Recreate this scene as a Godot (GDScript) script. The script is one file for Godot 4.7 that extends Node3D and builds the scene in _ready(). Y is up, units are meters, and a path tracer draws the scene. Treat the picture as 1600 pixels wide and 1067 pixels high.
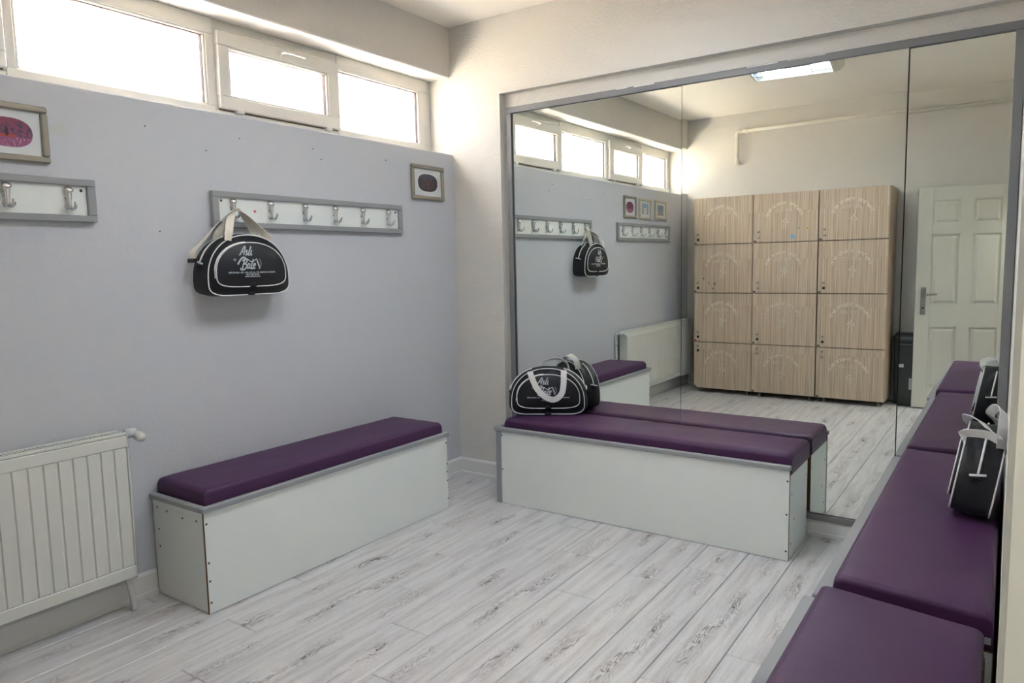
extends Node3D
# A changing room with a mirrored wall. Left wall x = 0, mirror wall z = 0, floor y = 0; the camera stands in the doorway of the right wall.

const LEN := 3.92          # distance from the mirror wall to the back wall
const WIDE := 2.992        # distance from the left wall to the right wall
const HIGH := 2.866        # ceiling
const SILL := 2.085
const BEAM := 2.562
const MIRROR_Z := -0.0437
const FLECKS := [[1.144, 1.213, 2.322, 0.005], [1.251, 1.370, 2.319, 0.006], [1.86, 2.007, 2.320, 0.004], [2.052, 2.224, 2.3215, 0.003]]

var mats := {}
var taken := {}
var rng := RandomNumberGenerator.new()

# ------------------------------------------------------------------ naming and tagging
func numbered(called: String) -> String:
	if not taken.has(called):
		taken[called] = 0
		return called
	taken[called] += 1
	return "%s_%03d" % [called, taken[called]]

func thing(called: String, label: String, category: String, at := Vector3.ZERO, turn := 0.0, group := "") -> Node3D:
	var o := Node3D.new()
	o.name = numbered(called)
	add_child(o)
	o.position = at
	o.rotation.y = turn
	o.set_meta("label", label)
	o.set_meta("category", category)
	if group != "":
		o.set_meta("group", group)
	return o

func structure(called: String, label := "") -> Node3D:
	var o := Node3D.new()
	o.name = called
	add_child(o)
	o.set_meta("kind", "structure")
	if label != "":
		o.set_meta("label", label)
	return o

func part(parent: Node, called: String, st: SurfaceTool, m: Material, label := "") -> MeshInstance3D:
	st.generate_normals()
	return part_mesh(parent, called, st.commit(), m, label)

func part_mesh(parent: Node, called: String, mesh: Mesh, m: Material, label := "") -> MeshInstance3D:
	var o := MeshInstance3D.new()
	o.name = called
	o.mesh = mesh
	o.material_override = m
	if label != "":
		o.set_meta("label", label)
	parent.add_child(o, true)
	return o

# ------------------------------------------------------------------ shapes
func new_st(smooth := false) -> SurfaceTool:
	var st := SurfaceTool.new()
	st.begin(Mesh.PRIMITIVE_TRIANGLES)
	st.set_smooth_group(0 if smooth else -1)
	return st

func tri(st: SurfaceTool, a: Vector3, b: Vector3, c: Vector3, inside: Vector3) -> void:
	if (c - a).cross(b - a).dot((a + b + c) / 3.0 - inside) < 0.0:
		var t := b
		b = c
		c = t
	st.add_vertex(a)
	st.add_vertex(b)
	st.add_vertex(c)

func quad(st: SurfaceTool, a: Vector3, b: Vector3, c: Vector3, d: Vector3, inside: Vector3) -> void:
	tri(st, a, b, c, inside)
	tri(st, a, c, d, inside)

# a box with chamfered edges, from lo to hi, placed by xf
func cbox(st: SurfaceTool, lo: Vector3, hi: Vector3, c := 0.002, xf := Transform3D.IDENTITY) -> void:
	var mid := xf * ((lo + hi) / 2.0)
	if c <= 0.0:
		var p := []
		for i in 8:
			p.append(xf * Vector3(hi.x if i & 1 else lo.x, hi.y if i & 2 else lo.y, hi.z if i & 4 else lo.z))
		for f in [[0, 1, 3, 2], [4, 5, 7, 6], [0, 1, 5, 4], [2, 3, 7, 6], [0, 2, 6, 4], [1, 3, 7, 5]]:
			quad(st, p[f[0]], p[f[1]], p[f[2]], p[f[3]], mid)
		return
	var v := func(i: int, ax: int) -> Vector3:
		var q := Vector3(hi.x if i & 1 else lo.x, hi.y if i & 2 else lo.y, hi.z if i & 4 else lo.z)
		for k in 3:
			if k != ax:
				q[k] += c if q[k] == lo[k] else -c
		return xf * q
	for ax in 3:
		var b1 := 1 << ((ax + 1) % 3)
		var b2 := 1 << ((ax + 2) % 3)
		for s in 2:
			var o := (1 << ax) * s
			quad(st, v.call(o, ax), v.call(o | b1, ax), v.call(o | b1 | b2, ax), v.call(o | b2, ax), mid)
	for ax in 3:
		var a1 := (ax + 1) % 3
		var a2 := (ax + 2) % 3
		for k in 4:
			var o := (1 << a1) * (k & 1) + (1 << a2) * (k >> 1)
			var e := o | (1 << ax)
			quad(st, v.call(o, a1), v.call(e, a1), v.call(e, a2), v.call(o, a2), mid)
	for i in 8:
		tri(st, v.call(i, 0), v.call(i, 1), v.call(i, 2), mid)

func box_part(parent: Node, called: String, lo: Vector3, hi: Vector3, m: Material, c := 0.002, label := "") -> MeshInstance3D:
	var st := new_st()
	cbox(st, lo, hi, c)
	return part(parent, called, st, m, label)

# a round rod along a polyline
func tube(st: SurfaceTool, pts: Array, r: float, sides := 8, closed := false, radii: Array = []) -> void:
	var n := pts.size()
	var rings := []
	var up := Vector3.UP
	var t0: Vector3 = (pts[1] - pts[0]).normalized()
	if absf(t0.dot(up)) > 0.9:
		up = Vector3.RIGHT
	var u := (up - t0 * up.dot(t0)).normalized()
	for i in n:
		var a: Vector3 = pts[(i - 1 + n) % n] if closed else pts[maxi(i - 1, 0)]
		var b: Vector3 = pts[(i + 1) % n] if closed else pts[mini(i + 1, n - 1)]
		var t := (b - a).normalized()
		u = (u - t * u.dot(t)).normalized()
		var w := t.cross(u)
		var rr: float = radii[i] if radii.size() == n else r
		var ring := []
		for k in sides:
			var ang := TAU * k / sides
			ring.append(pts[i] + (u * cos(ang) + w * sin(ang)) * rr)
		rings.append(ring)
	for i in (n if closed else n - 1):
		var j := (i + 1) % n
		var ctr: Vector3 = (pts[i] + pts[j]) / 2.0
		for k in sides:
			var l := (k + 1) % sides
			quad(st, rings[i][k], rings[i][l], rings[j][l], rings[j][k], ctr)
	if not closed:
		for e in [[0, 1], [n - 1, n - 2]]:
			var c: Vector3 = pts[e[0]]
			for k in sides:
				tri(st, c, rings[e[0]][k], rings[e[0]][(k + 1) % sides], pts[e[1]])

# a flat strap along a polyline; across gives the direction of its width at each point
func ribbon(st: SurfaceTool, pts: Array, across: Array, width: float, thick: float, widths: Array = []) -> void:
	var n := pts.size()
	var rings := []
	for i in n:
		var t: Vector3 = (pts[mini(i + 1, n - 1)] - pts[maxi(i - 1, 0)]).normalized()
		var a: Vector3 = across[mini(i, across.size() - 1)]
		a = (a - t * a.dot(t)).normalized()
		var o := t.cross(a)
		var w: Vector3 = a * (widths[i] if widths.size() == n else width) / 2.0
		var h := o * thick / 2.0
		rings.append([pts[i] + w + h, pts[i] + w - h, pts[i] - w - h, pts[i] - w + h])
	for i in n - 1:
		var ctr: Vector3 = (pts[i] + pts[i + 1]) / 2.0
		for k in 4:
			var l := (k + 1) % 4
			quad(st, rings[i][k], rings[i][l], rings[i + 1][l], rings[i + 1][k], ctr)
	quad(st, rings[0][0], rings[0][1], rings[0][2], rings[0][3], pts[1])
	quad(st, rings[n - 1][0], rings[n - 1][1], rings[n - 1][2], rings[n - 1][3], pts[n - 2])

# a solid of revolution: profile of (radius, height) along the y axis of xf
func lathe(st: SurfaceTool, profile: Array, xf: Transform3D, sides := 16) -> void:
	for i in profile.size() - 1:
		var a: Vector2 = profile[i]
		var b: Vector2 = profile[i + 1]
		# a point that lies behind this band
		var n2 := Vector2(b.y - a.y, a.x - b.x).normalized()
		for k in sides:
			var c0 := TAU * k / sides
			var c1 := TAU * (k + 1) / sides
			var cm := (c0 + c1) / 2.0
			var m2 := (a + b) / 2.0 - n2 * 0.01
			var ins := xf * Vector3(cos(cm) * m2.x, m2.y, sin(cm) * m2.x)
			var p00 := xf * Vector3(cos(c0) * a.x, a.y, sin(c0) * a.x)
			var p01 := xf * Vector3(cos(c1) * a.x, a.y, sin(c1) * a.x)
			var p10 := xf * Vector3(cos(c0) * b.x, b.y, sin(c0) * b.x)
			var p11 := xf * Vector3(cos(c1) * b.x, b.y, sin(c1) * b.x)
			if a.x > 1e-6:
				tri(st, p00, p01, p11, ins)
			if b.x > 1e-6:
				tri(st, p00, p11, p10, ins)

# axis frame whose y points along the given direction
func along(dir: Vector3, at: Vector3) -> Transform3D:
	var y := dir.normalized()
	var h := Vector3.UP if absf(y.y) < 0.9 else Vector3.RIGHT
	var x := h.cross(y).normalized()
	return Transform3D(Basis(x, y, x.cross(y)), at)

func disc(st: SurfaceTool, at: Vector3, dir: Vector3, r: float, h: float, sides := 12) -> void:
	lathe(st, [Vector2(0, 0), Vector2(r, 0), Vector2(r, h * 0.6), Vector2(r * 0.75, h), Vector2(0, h)], along(dir, at), sides)

func smooth_path(pts: Array, per := 6, closed := false) -> Array:
	var out := []
	var n := pts.size()
	for i in (n if closed else n - 1):
		var p0: Vector3 = pts[(i - 1 + n) % n] if closed else pts[maxi(i - 1, 0)]
		var p1: Vector3 = pts[i]
		var p2: Vector3 = pts[(i + 1) % n]
		var p3: Vector3 = pts[(i + 2) % n] if closed else pts[mini(i + 2, n - 1)]
		for k in per:
			var t := float(k) / per
			out.append(0.5 * (2.0 * p1 + (p2 - p0) * t + (2.0 * p0 - 5.0 * p1 + 4.0 * p2 - p3) * t * t + (3.0 * p1 - p0 - 3.0 * p2 + p3) * t * t * t))
	if not closed:
		out.append(pts[n - 1])
	return out

# ------------------------------------------------------------------ materials
func c8(r: float, g: float, b: float) -> Color:
	return Color(r / 255.0, g / 255.0, b / 255.0)

func plain(key: String, color: Color, rough := 0.6, metal := 0.0, spec := 0.5) -> StandardMaterial3D:
	var m := StandardMaterial3D.new()
	m.resource_name = key
	m.albedo_color = color
	m.roughness = rough
	m.metallic = metal
	m.metallic_specular = spec
	mats[key] = m
	return m

func noise_tex(freq: float, size := 512, seed_value := 1, octaves := 3) -> NoiseTexture2D:
	var n := FastNoiseLite.new()
	n.seed = seed_value
	n.noise_type = FastNoiseLite.TYPE_SIMPLEX_SMOOTH
	n.frequency = freq
	n.fractal_octaves = octaves
	var t := NoiseTexture2D.new()
	t.width = size
	t.height = size
	t.seamless = true
	t.noise = n
	return t

func relief(m: StandardMaterial3D, tex: Texture2D, tile: float, cm: float) -> void:
	m.uv1_triplanar = true
	m.uv1_world_triplanar = true
	m.uv1_scale = Vector3.ONE / tile
	m.heightmap_enabled = true
	m.heightmap_texture = tex
	m.heightmap_scale = cm

func plank_texture(seed_value: int) -> ImageTexture:
	var w := 150
	var h := 1000
	var fine := FastNoiseLite.new()
	fine.seed = seed_value
	fine.frequency = 1.0
	fine.fractal_octaves = 2
	var slow := FastNoiseLite.new()
	slow.seed = seed_value + 50
	slow.frequency = 1.0
	slow.fractal_octaves = 3
	var im := Image.create(w, h, false, Image.FORMAT_RGB8)
	var base := Vector3(0.825, 0.825, 0.828)
	var dark := Vector3(0.40, 0.375, 0.385)
	for y in h:
		var v := float(y) / h * 1.26
		# the line that the heart of the board follows
		var centre := 0.095 + 0.035 * slow.get_noise_2d(v * 1.3, 7.0) + 0.012 * slow.get_noise_2d(v * 6.0, 19.0)
		var open := smoothstep(-0.25, 0.3, slow.get_noise_2d(v * 2.2, 40.0))
		for x in w:
			var u := float(x) / w * 0.193
			var d := absf(u - centre)
			var warp := slow.get_noise_2d(u * 18.0, v * 3.2)
			# growth rings bend round the heart
			var ring := sin((u * 150.0 + 9.0 * warp + 5.0 * slow.get_noise_2d(u * 7.0 + 3.0, v * 1.1)) * 3.1)
			var near := exp(-d * d / 0.0006)
			var g := 0.20 * maxf(0.0, ring) * (0.35 + 1.1 * near * open)
			# dark open cracks along the heart
			var crack := fine.get_noise_2d(u * 105.0 + 6.0 * warp, v * 2.6)
			g += near * open * 1.0 * smoothstep(0.10, 0.45, crack)
			# fine pores
			g += 0.26 * maxf(0.0, fine.get_noise_2d(u * 420.0, v * 3.5))
			g += 0.20 * slow.get_noise_2d(u * 22.0, v * 1.5 + 30.0)
			g = clampf(g + 0.04, 0.0, 1.0)
			var c := base.lerp(dark, g)
			im.set_pixel(x, y, Color(c.x, c.y, c.z))
	return ImageTexture.create_from_image(im)

func streak_texture(a: Vector3, b: Vector3, seed_value: int) -> ImageTexture:
	var w := 256
	var h := 256
	var n := FastNoiseLite.new()
	n.seed = seed_value
	n.frequency = 1.0
	n.fractal_octaves = 3
	var im := Image.create(w, h, false, Image.FORMAT_RGB8)
	for y in h:
		for x in w:
			var g := 0.5 + 0.55 * n.get_noise_2d(x * 0.16, y * 0.0012) + 0.50 * n.get_noise_2d(x * 0.42, y * 0.003 + 9.0)
			var c := a.lerp(b, clampf(g, 0.0, 1.0))
			im.set_pixel(x, y, Color(c.x, c.y, c.z))
	return ImageTexture.create_from_image(im)

# the print of a framed picture; kind 0 a red stage in an oval, 1 a dark stage with dancers, 2 and 3 pale blue scenes
func print_texture(kind: int) -> ImageTexture:
	var w := 168
	var h := 120
	var n := FastNoiseLite.new()
	n.seed = 70 + kind
	n.frequency = 0.03
	n.fractal_octaves = 3
	var im := Image.create(w, h, false, Image.FORMAT_RGB8)
	for y in h:
		for x in w:
			var u := (float(x) / w - 0.5) * 2.0
			var v := (0.5 - float(y) / h) * 2.0
			var c := Vector3(0.80, 0.82, 0.83)
			var q := n.get_noise_2d(x * 2.0, y * 2.0)
			if kind == 0:
				var e := pow(absf(u) / 0.74, 2.4) + pow(absf(v + 0.02) / 0.66, 2.4)
				if e < 1.0:
					c = Vector3(0.42, 0.24, 0.36) + Vector3(0.25, 0.08, 0.12) * q
					c = c.lerp(Vector3(0.50, 0.20, 0.28), smoothstep(0.1, 0.6, v + 0.5 * q) * 0.8)
					if v < -0.2:
						c = Vector3(0.52, 0.30, 0.45) + Vector3(0.35, 0.3, 0.25) * maxf(0.0, n.get_noise_2d(x * 5.0, y * 1.5))
					if absf(v + 0.17) < 0.06 and absf(u + 0.05) < 0.28:
						c = Vector3(0.62, 0.24, 0.20)
					if pow((u + 0.05) / 0.06, 2) + pow((v - 0.0) / 0.2, 2) < 1.0:
						c = Vector3(0.20, 0.10, 0.16)
			elif kind == 1:
				var e := pow(absf(u) / 0.72, 2.6) + pow(absf(v) / 0.66, 2.6)
				if e < 1.0:
					c = Vector3(0.20, 0.19, 0.21)
					if v > 0.3:
						c = Vector3(0.30, 0.30, 0.36)
					elif v > -0.45:
						var k := maxf(0.0, n.get_noise_2d(x * 6.0, y * 2.2)) * 1.6
						c = c.lerp(Vector3(0.62, 0.36, 0.33), clampf(k + 0.15, 0.0, 1.0) * (1.0 - absf(u)))
				elif e < 1.25:
					c = Vector3(0.86, 0.86, 0.87)
			else:
				if absf(u) < 0.66 and v < 0.72 and v > -0.66:
					var sky := Vector3(0.58, 0.64, 0.72) if kind == 2 else Vector3(0.46, 0.52, 0.60)
					c = sky + Vector3(0.1, 0.1, 0.1) * q
					if v < 0.0:
						c = c.lerp(Vector3(0.62, 0.60, 0.58), 0.7)
					if kind == 2 and v < 0.15 and absf(u) < 0.3 + 0.1 * q:
						c = Vector3(0.78, 0.78, 0.78)
					if kind == 3 and n.get_noise_2d(x * 4.0, y * 3.0) > 0.2:
						c = c * 0.8
			im.set_pixel(x, y, Color(clampf(c.x, 0, 1), clampf(c.y, 0, 1), clampf(c.z, 0, 1)))
	return ImageTexture.create_from_image(im)

func make_materials() -> void:
	var orange_peel := noise_tex(0.035, 512, 3, 3)
	var m := plain("wall_paint", c8(212, 209, 203), 0.75)
	relief(m, orange_peel, 0.35, 0.16)
	m = plain("left_paint", c8(194, 197, 203), 0.7)
	relief(m, orange_peel, 0.5, 0.05)
	m = plain("ceiling_paint", c8(240, 236, 228), 0.85)
	relief(m, orange_peel, 0.45, 0.08)
	plain("corridor_paint", c8(200, 194, 180), 0.8)
	plain("baseboard_white", c8(222, 222, 220), 0.45)
	plain("upvc", c8(218, 216, 209), 0.35)
	plain("window_seal", c8(52, 40, 44), 0.7)
	plain("patch_paint", c8(190, 196, 192), 0.7)
	plain("gap_brown", c8(128, 110, 92), 0.8)
	plain("white_board", c8(226, 231, 228), 0.38)
	plain("raw_chipboard", c8(112, 84, 56), 0.85)
	plain("grey_trim", c8(148, 151, 153), 0.45)
	plain("mirror_trim", c8(124, 125, 127), 0.5)
	plain("screw", c8(70, 70, 68), 0.4, 0.6)
	plain("chrome", c8(215, 215, 218), 0.13, 1.0)
	plain("steel", c8(170, 170, 165), 0.3, 1.0)
	plain("mirror_silver", c8(240, 244, 239), 0.0, 1.0)
	plain("mirror_edge", c8(58, 66, 62), 0.3)
	plain("radiator_enamel", c8(214, 216, 210), 0.35)
	plain("pipe_paint", c8(222, 219, 208), 0.4)
	plain("pipe_plastic", c8(205, 208, 208), 0.4)
	plain("door_paint", c8(204, 204, 195), 0.4)
	plain("dark_plastic", c8(46, 50, 52), 0.45)
	plain("black_plastic", c8(18, 18, 20), 0.4)
	plain("label_paper", c8(180, 184, 188), 0.6)
	plain("piping_white", c8(225, 226, 228), 0.45)
	plain("print_silver", c8(186, 192, 200), 0.5)
	plain("frame_champagne", c8(150, 143, 130), 0.45, 0.3)
	plain("frame_gold", c8(190, 182, 164), 0.45, 0.2)
	plain("mat_card", c8(222, 222, 216), 0.8)
	plain("sticker_blue", c8(120, 176, 222), 0.5)
	plain("sticker_orange", c8(224, 184, 120), 0.5)
	plain("sticker_teal", c8(96, 140, 146), 0.5)
	plain("sticker_pink", c8(206, 92, 122), 0.5)
	plain("sticker_grey", c8(176, 174, 182), 0.5)
	plain("sticker_dark", c8(62, 52, 70), 0.5)
	plain("ground_paving", c8(216, 203, 184), 0.9)
	plain("roof_outside", c8(150, 146, 140), 0.9)
	plain("lamp_housing", c8(216, 214, 206), 0.4)
	plain("louvre", c8(205, 214, 222), 0.25, 0.7)
	plain("nail_steel", c8(160, 157, 152), 0.5, 0.3)

	m = plain("vinyl_purple", c8(72, 42, 78), 0.48, 0.0, 0.4)
	var grain := noise_tex(0.12, 256, 9, 2)
	relief(m, grain, 0.05, 0.012)
	m = plain("bag_cloth", c8(24, 26, 31), 0.5, 0.0, 0.45)
	m.rim_enabled = true
	m.rim = 0.15
	m = plain("webbing", c8(222, 222, 222), 0.75)
	m = plain("webbing_cream", c8(226, 221, 208), 0.75)

	m = plain("locker_wood", Color.WHITE, 0.42)
	m.albedo_texture = streak_texture(Vector3(0.64, 0.555, 0.475), Vector3(0.86, 0.795, 0.715), 5)
	m.uv1_triplanar = true
	m.uv1_world_triplanar = true
	m.uv1_scale = Vector3(2.2, 2.2, 2.2)
	plain("relief_highlight", c8(236, 226, 210), 0.35)  # paler than the wood: highlights on the raised carving put into the colour

	for k in 4:
		m = plain("plank_%d" % k, Color.WHITE, 0.36, 0.0, 0.45)
		m.albedo_texture = plank_texture(11 + 7 * k)
	plain("plank_side", c8(92, 86, 84), 0.9)

	for k in 4:
		m = plain("print_%d" % k, Color.WHITE, 0.5)
		m.albedo_texture = print_texture(k)

	# frosted panes: part of the light goes straight through, part is scattered
	m = plain("frosted_glass", Color(0.97, 0.98, 0.98, 0.58), 0.55, 0.0, 0.4)
	m.transparency = BaseMaterial3D.TRANSPARENCY_ALPHA
	m.backlight_enabled = true
	m.backlight = Color(1, 1, 1)

	m = plain("lamp_glow", c8(235, 245, 255), 0.5)
	m.emission_enabled = true
	m.emission = c8(188, 226, 255)
	m.emission_energy_multiplier = 0.17

# ------------------------------------------------------------------ camera and light
func make_camera_and_light() -> void:
	var cam := Camera3D.new()
	cam.name = "camera"
	add_child(cam)
	cam.fov = 50.656
	cam.near = 0.02
	cam.transform = Transform3D(Basis(Vector3.UP, deg_to_rad(34.6759)) * Basis(Vector3.RIGHT, deg_to_rad(-6.0158)) * Basis(Vector3.BACK, deg_to_rad(-1.1444)), Vector3(2.9796, 1.3732, 3.6779))
	cam.current = true

	var sky_look := ProceduralSkyMaterial.new()
	sky_look.sky_top_color = c8(192, 210, 236)
	sky_look.sky_horizon_color = c8(230, 236, 242)
	sky_look.ground_horizon_color = c8(214, 206, 192)
	sky_look.ground_bottom_color = c8(190, 178, 160)
	var sky := Sky.new()
	sky.sky_material = sky_look
	var env := Environment.new()
	env.background_mode = Environment.BG_SKY
	env.sky = sky
	env.background_energy_multiplier = 5.8
	env.tonemap_mode = Environment.TONE_MAPPER_LINEAR
	env.tonemap_exposure = 4.45
	env.sdfgi_enabled = true
	env.ssao_enabled = true
	env.ssil_enabled = true
	var we := WorldEnvironment.new()
	we.name = "world_environment"
	we.environment = env
	add_child(we)

	var sun := DirectionalLight3D.new()
	sun.name = "sun"
	sun.light_energy = 16.0
	sun.light_color = c8(255, 240, 214)
	sun.shadow_enabled = true
	sun.light_angular_distance = 0.53
	add_child(sun)
	sun.look_at_from_position(Vector3(1.2, 8, -2), Vector3(0, 0, 0))

# ------------------------------------------------------------------ the room
func make_shell() -> void:
	# floor of laminate boards, laid along z
	var fl := structure("floor", "whitewashed pine laminate floor")
	box_part(fl, "subfloor", Vector3(-0.36, -0.12, -0.3), Vector3(4.6, -0.0095, LEN + 0.25), mats.plank_side, 0.0)
	var joints := {-3: 0.9, -2: 0.30, -1: 1.69, 0: 2.085, 1: 1.131, 2: 1.4995, 3: 0.4935, 4: 0.789, 5: 1.165, 6: 0.861, 7: 0.66, 8: 1.5765, 9: 1.2855, 10: 0.35, 11: 0.93, 12: 0.2}
	rng.seed = 42
	for k in range(-3, 13):
		var x0 := maxf(0.47 + 0.1933 * k, 0.001)
		var x1 := minf(0.47 + 0.1933 * (k + 1), WIDE)
		if x1 - x0 < 0.02:
			continue
		var j: float = joints[k]
		var z := j - 1.26 * ceilf((j + 0.06) / 1.26)
		while z < LEN:
			var za := maxf(z, -0.05)
			var zb := minf(z + 1.26, LEN)
			if zb - za > 0.015:
				plank(fl, x0, x1, za, zb, z, 0.47 + 0.1933 * k, rng.randi() % 4, rng.randi() % 2 == 0, rng.randi() % 2 == 0)
			z += 1.26
	# walls
	var w := structure("wall_left", "pale grey window wall with a deep sill and a beam above")
	box_part(w, "lower_wall", Vector3(-0.36, -0.1, -0.3), Vector3(0, SILL, LEN + 0.25), mats.left_paint, 0.004)
	box_part(w, "beam", Vector3(-0.36, BEAM, -0.3), Vector3(-0.004, HIGH + 0.2, LEN + 0.25), mats.wall_paint, 0.006)
	for q in [[0.61, 1.985], [1.135, 1.987], [1.565, 1.983], [2.012, 1.976], [1.083, 1.939], [1.74, 1.908], [1.979, 1.546]]:
		var st := new_st(true)
		disc(st, Vector3(0, q[1], q[0]), Vector3(1, 0.25, 0), 0.0028, 0.010, 8)
		part(w, "nail", st, mats.nail_steel)
	var patch := new_st()
	var ring := []
	for k in 18:
		var rr := 0.030 + 0.006 * sin(k * 2.3) + 0.004 * cos(k * 5.1)
		ring.append(Vector3(0.0006, 1.915 + rr * 0.8 * sin(TAU * k / 18.0), 2.345 + rr * cos(TAU * k / 18.0)))
	for k in 18:
		tri(patch, ring[k], ring[(k + 1) % 18], Vector3(0.0006, 1.915, 2.345), Vector3(-1, 1.915, 2.345))
	part(w, "paint_patch", patch, mats.patch_paint, "dab of greener touch-up paint")
	w = structure("wall_front", "textured off-white wall around the mirror recess")
	box_part(w, "pier", Vector3(-0.36, -0.1, -0.3), Vector3(0.3776, HIGH + 0.2, 0), mats.wall_paint, 0.0)
	box_part(w, "header", Vector3(0.3776, 2.409, -0.3), Vector3(WIDE + 0.25, HIGH + 0.2, 0), mats.wall_paint, 0.0)
	box_part(w, "recess_back", Vector3(0.3776, -0.1, -0.3), Vector3(WIDE + 0.25, 2.409, -0.056), mats.wall_paint, 0.0)
	w = structure("wall_back", "off-white wall behind the lockers")
	box_part(w, "wall_face", Vector3(-0.36, -0.1, LEN), Vector3(4.6, HIGH + 0.2, LEN + 0.25), mats.wall_paint, 0.0)
	w = structure("wall_right", "off-white wall with the doorway")
	box_part(w, "long_side", Vector3(WIDE, -0.1, -0.066), Vector3(WIDE + 0.13, HIGH + 0.2, 2.93), mats.wall_paint, 0.004)
	box_part(w, "short_side", Vector3(WIDE, -0.1, 3.80), Vector3(WIDE + 0.13, HIGH + 0.2, LEN), mats.wall_paint, 0.0)
	box_part(w, "lintel", Vector3(WIDE, 2.08, 2.93), Vector3(WIDE + 0.13, HIGH + 0.2, 3.80), mats.wall_paint, 0.0)
	w = structure("ceiling", "white plastered ceiling")
	box_part(w, "plaster", Vector3(-0.36, HIGH, -0.3), Vector3(4.6, HIGH + 0.2, LEN + 0.25), mats.ceiling_paint, 0.0)
	box_part(w, "roof_slab", Vector3(-0.37, HIGH + 0.2, -0.31), Vector3(4.61, HIGH + 0.35, LEN + 0.26), mats.roof_outside, 0.0)
	# corridor beyond the doorway
	w = structure("wall_corridor", "beige corridor walls beyond the doorway")
	box_part(w, "corridor_side", Vector3(4.35, -0.1, -0.3), Vector3(4.6, HIGH + 0.2, LEN + 0.25), mats.corridor_paint, 0.0)
	box_part(w, "corridor_end", Vector3(WIDE + 0.13, -0.1, -0.3), Vector3(4.35, HIGH + 0.2, 1.2), mats.corridor_paint, 0.0)
	# door casing
	w = structure("trim_1", "painted casing of the doorway")
	var st := new_st(true)
	for z in [2.93, 3.80]:
		var s := 1.0 if z < 3.0 else -1.0
		var jl := new_st()
		cbox(jl, Vector3(WIDE - 0.008, 0, minf(z, z + s * 0.03)), Vector3(WIDE + 0.14, 2.08, maxf(z, z + s * 0.03)), 0.005)
		part(w, "jamb", jl, mats.door_paint)
	box_part(w, "head_jamb", Vector3(WIDE - 0.008, 2.05, 2.96), Vector3(WIDE + 0.14, 2.08, 3.77), mats.door_paint, 0.004)
	# baseboards
	w = structure("baseboard_left", "white skirting board under the window wall")
	board(w, Vector3(0, 0, 0.0), Vector3(0, 0, 0.60), Vector3.RIGHT)
	board(w, Vector3(0, 0, 2.103), Vector3(0, 0, LEN), Vector3.RIGHT)
	w = structure("baseboard_front", "white skirting board under the mirror wall")
	board(w, Vector3(0, 0, 0), Vector3(0.3776, 0, 0), Vector3.BACK)
	board(w, Vector3(0.3776, 0, -0.056), Vector3(WIDE, 0, -0.056), Vector3.BACK, 0.083, 0.022)
	w = structure("baseboard_back", "white skirting board along the back wall")
	board(w, Vector3(0, 0, LEN), Vector3(WIDE, 0, LEN), Vector3.FORWARD)
	# outside
	w = structure("ground", "sunlit paving outside the windows")
	box_part(w, "paving", Vector3(-14, 1.2, -8), Vector3(-0.36, 1.55, 12), mats.ground_paving, 0.0)

func board(parent: Node, a: Vector3, b: Vector3, out: Vector3, high := 0.11, deep := 0.012) -> void:
	var d := (b - a).normalized()
	var profile := [[0.0, 0.0], [deep + 0.004, 0.0], [deep + 0.004, 0.018], [deep, 0.024], [deep, high - 0.014], [deep * 0.6, high - 0.004], [0.0, high]]
	var st := new_st()
	var mid := (a + b) / 2.0 + out * deep * 0.3 + Vector3.UP * high * 0.4
	for i in profile.size():
		var p: Array = profile[i]
		var q: Array = profile[(i + 1) % profile.size()]
		var pa: Vector3 = out * p[0] + Vector3.UP * p[1]
		var qa: Vector3 = out * q[0] + Vector3.UP * q[1]
		quad(st, a + pa, a + qa, b + qa, b + pa, mid)
		tri(st, a + pa, a + qa, a + out * deep * 0.3 + Vector3.UP * high * 0.4, mid + d)
		tri(st, b + pa, b + qa, b + out * deep * 0.3 + Vector3.UP * high * 0.4, mid - d)
	part(parent, "skirting", st, mats.baseboard_white)

func plank(parent: Node, x0: float, x1: float, z0: float, z1: float, zs: float, xs: float, kind: int, flip_u: bool, flip_v: bool) -> void:
	var st := new_st()
	var g := 0.0020
	var c := 0.0024
	x0 += g / 2.0
	x1 -= g / 2.0
	z0 += g / 2.0
	z1 -= g / 2.0
	var top := [Vector3(x0 + c, 0, z0 + c), Vector3(x1 - c, 0, z0 + c), Vector3(x1 - c, 0, z1 - c), Vector3(x0 + c, 0, z1 - c)]
	var edge := [Vector3(x0, -c, z0), Vector3(x1, -c, z0), Vector3(x1, -c, z1), Vector3(x0, -c, z1)]
	var low := [Vector3(x0, -0.0095, z0), Vector3(x1, -0.0095, z0), Vector3(x1, -0.0095, z1), Vector3(x0, -0.0095, z1)]
	var mid := Vector3((x0 + x1) / 2.0, -0.005, (z0 + z1) / 2.0)
	var put := func(a: Vector3, b: Vector3, cc: Vector3) -> void:
		if (cc - a).cross(b - a).dot((a + b + cc) / 3.0 - mid) < 0.0:
			var t := b
			b = cc
			cc = t
		for p in [a, b, cc]:
			var u: float = (p.x - xs) / 0.1933
			var v: float = (p.z - zs) / 1.26
			st.set_uv(Vector2(1.0 - u if flip_u else u, 1.0 - v if flip_v else v))
			st.add_vertex(p)
	put.call(top[0], top[1], top[2])
	put.call(top[0], top[2], top[3])
	for i in 4:
		var j := (i + 1) % 4
		put.call(top[i], top[j], edge[j])
		put.call(top[i], edge[j], edge[i])
		put.call(edge[i], edge[j], low[j])
		put.call(edge[i], low[j], low[i])
	part(parent, "plank", st, mats["plank_%d" % kind])

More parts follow.
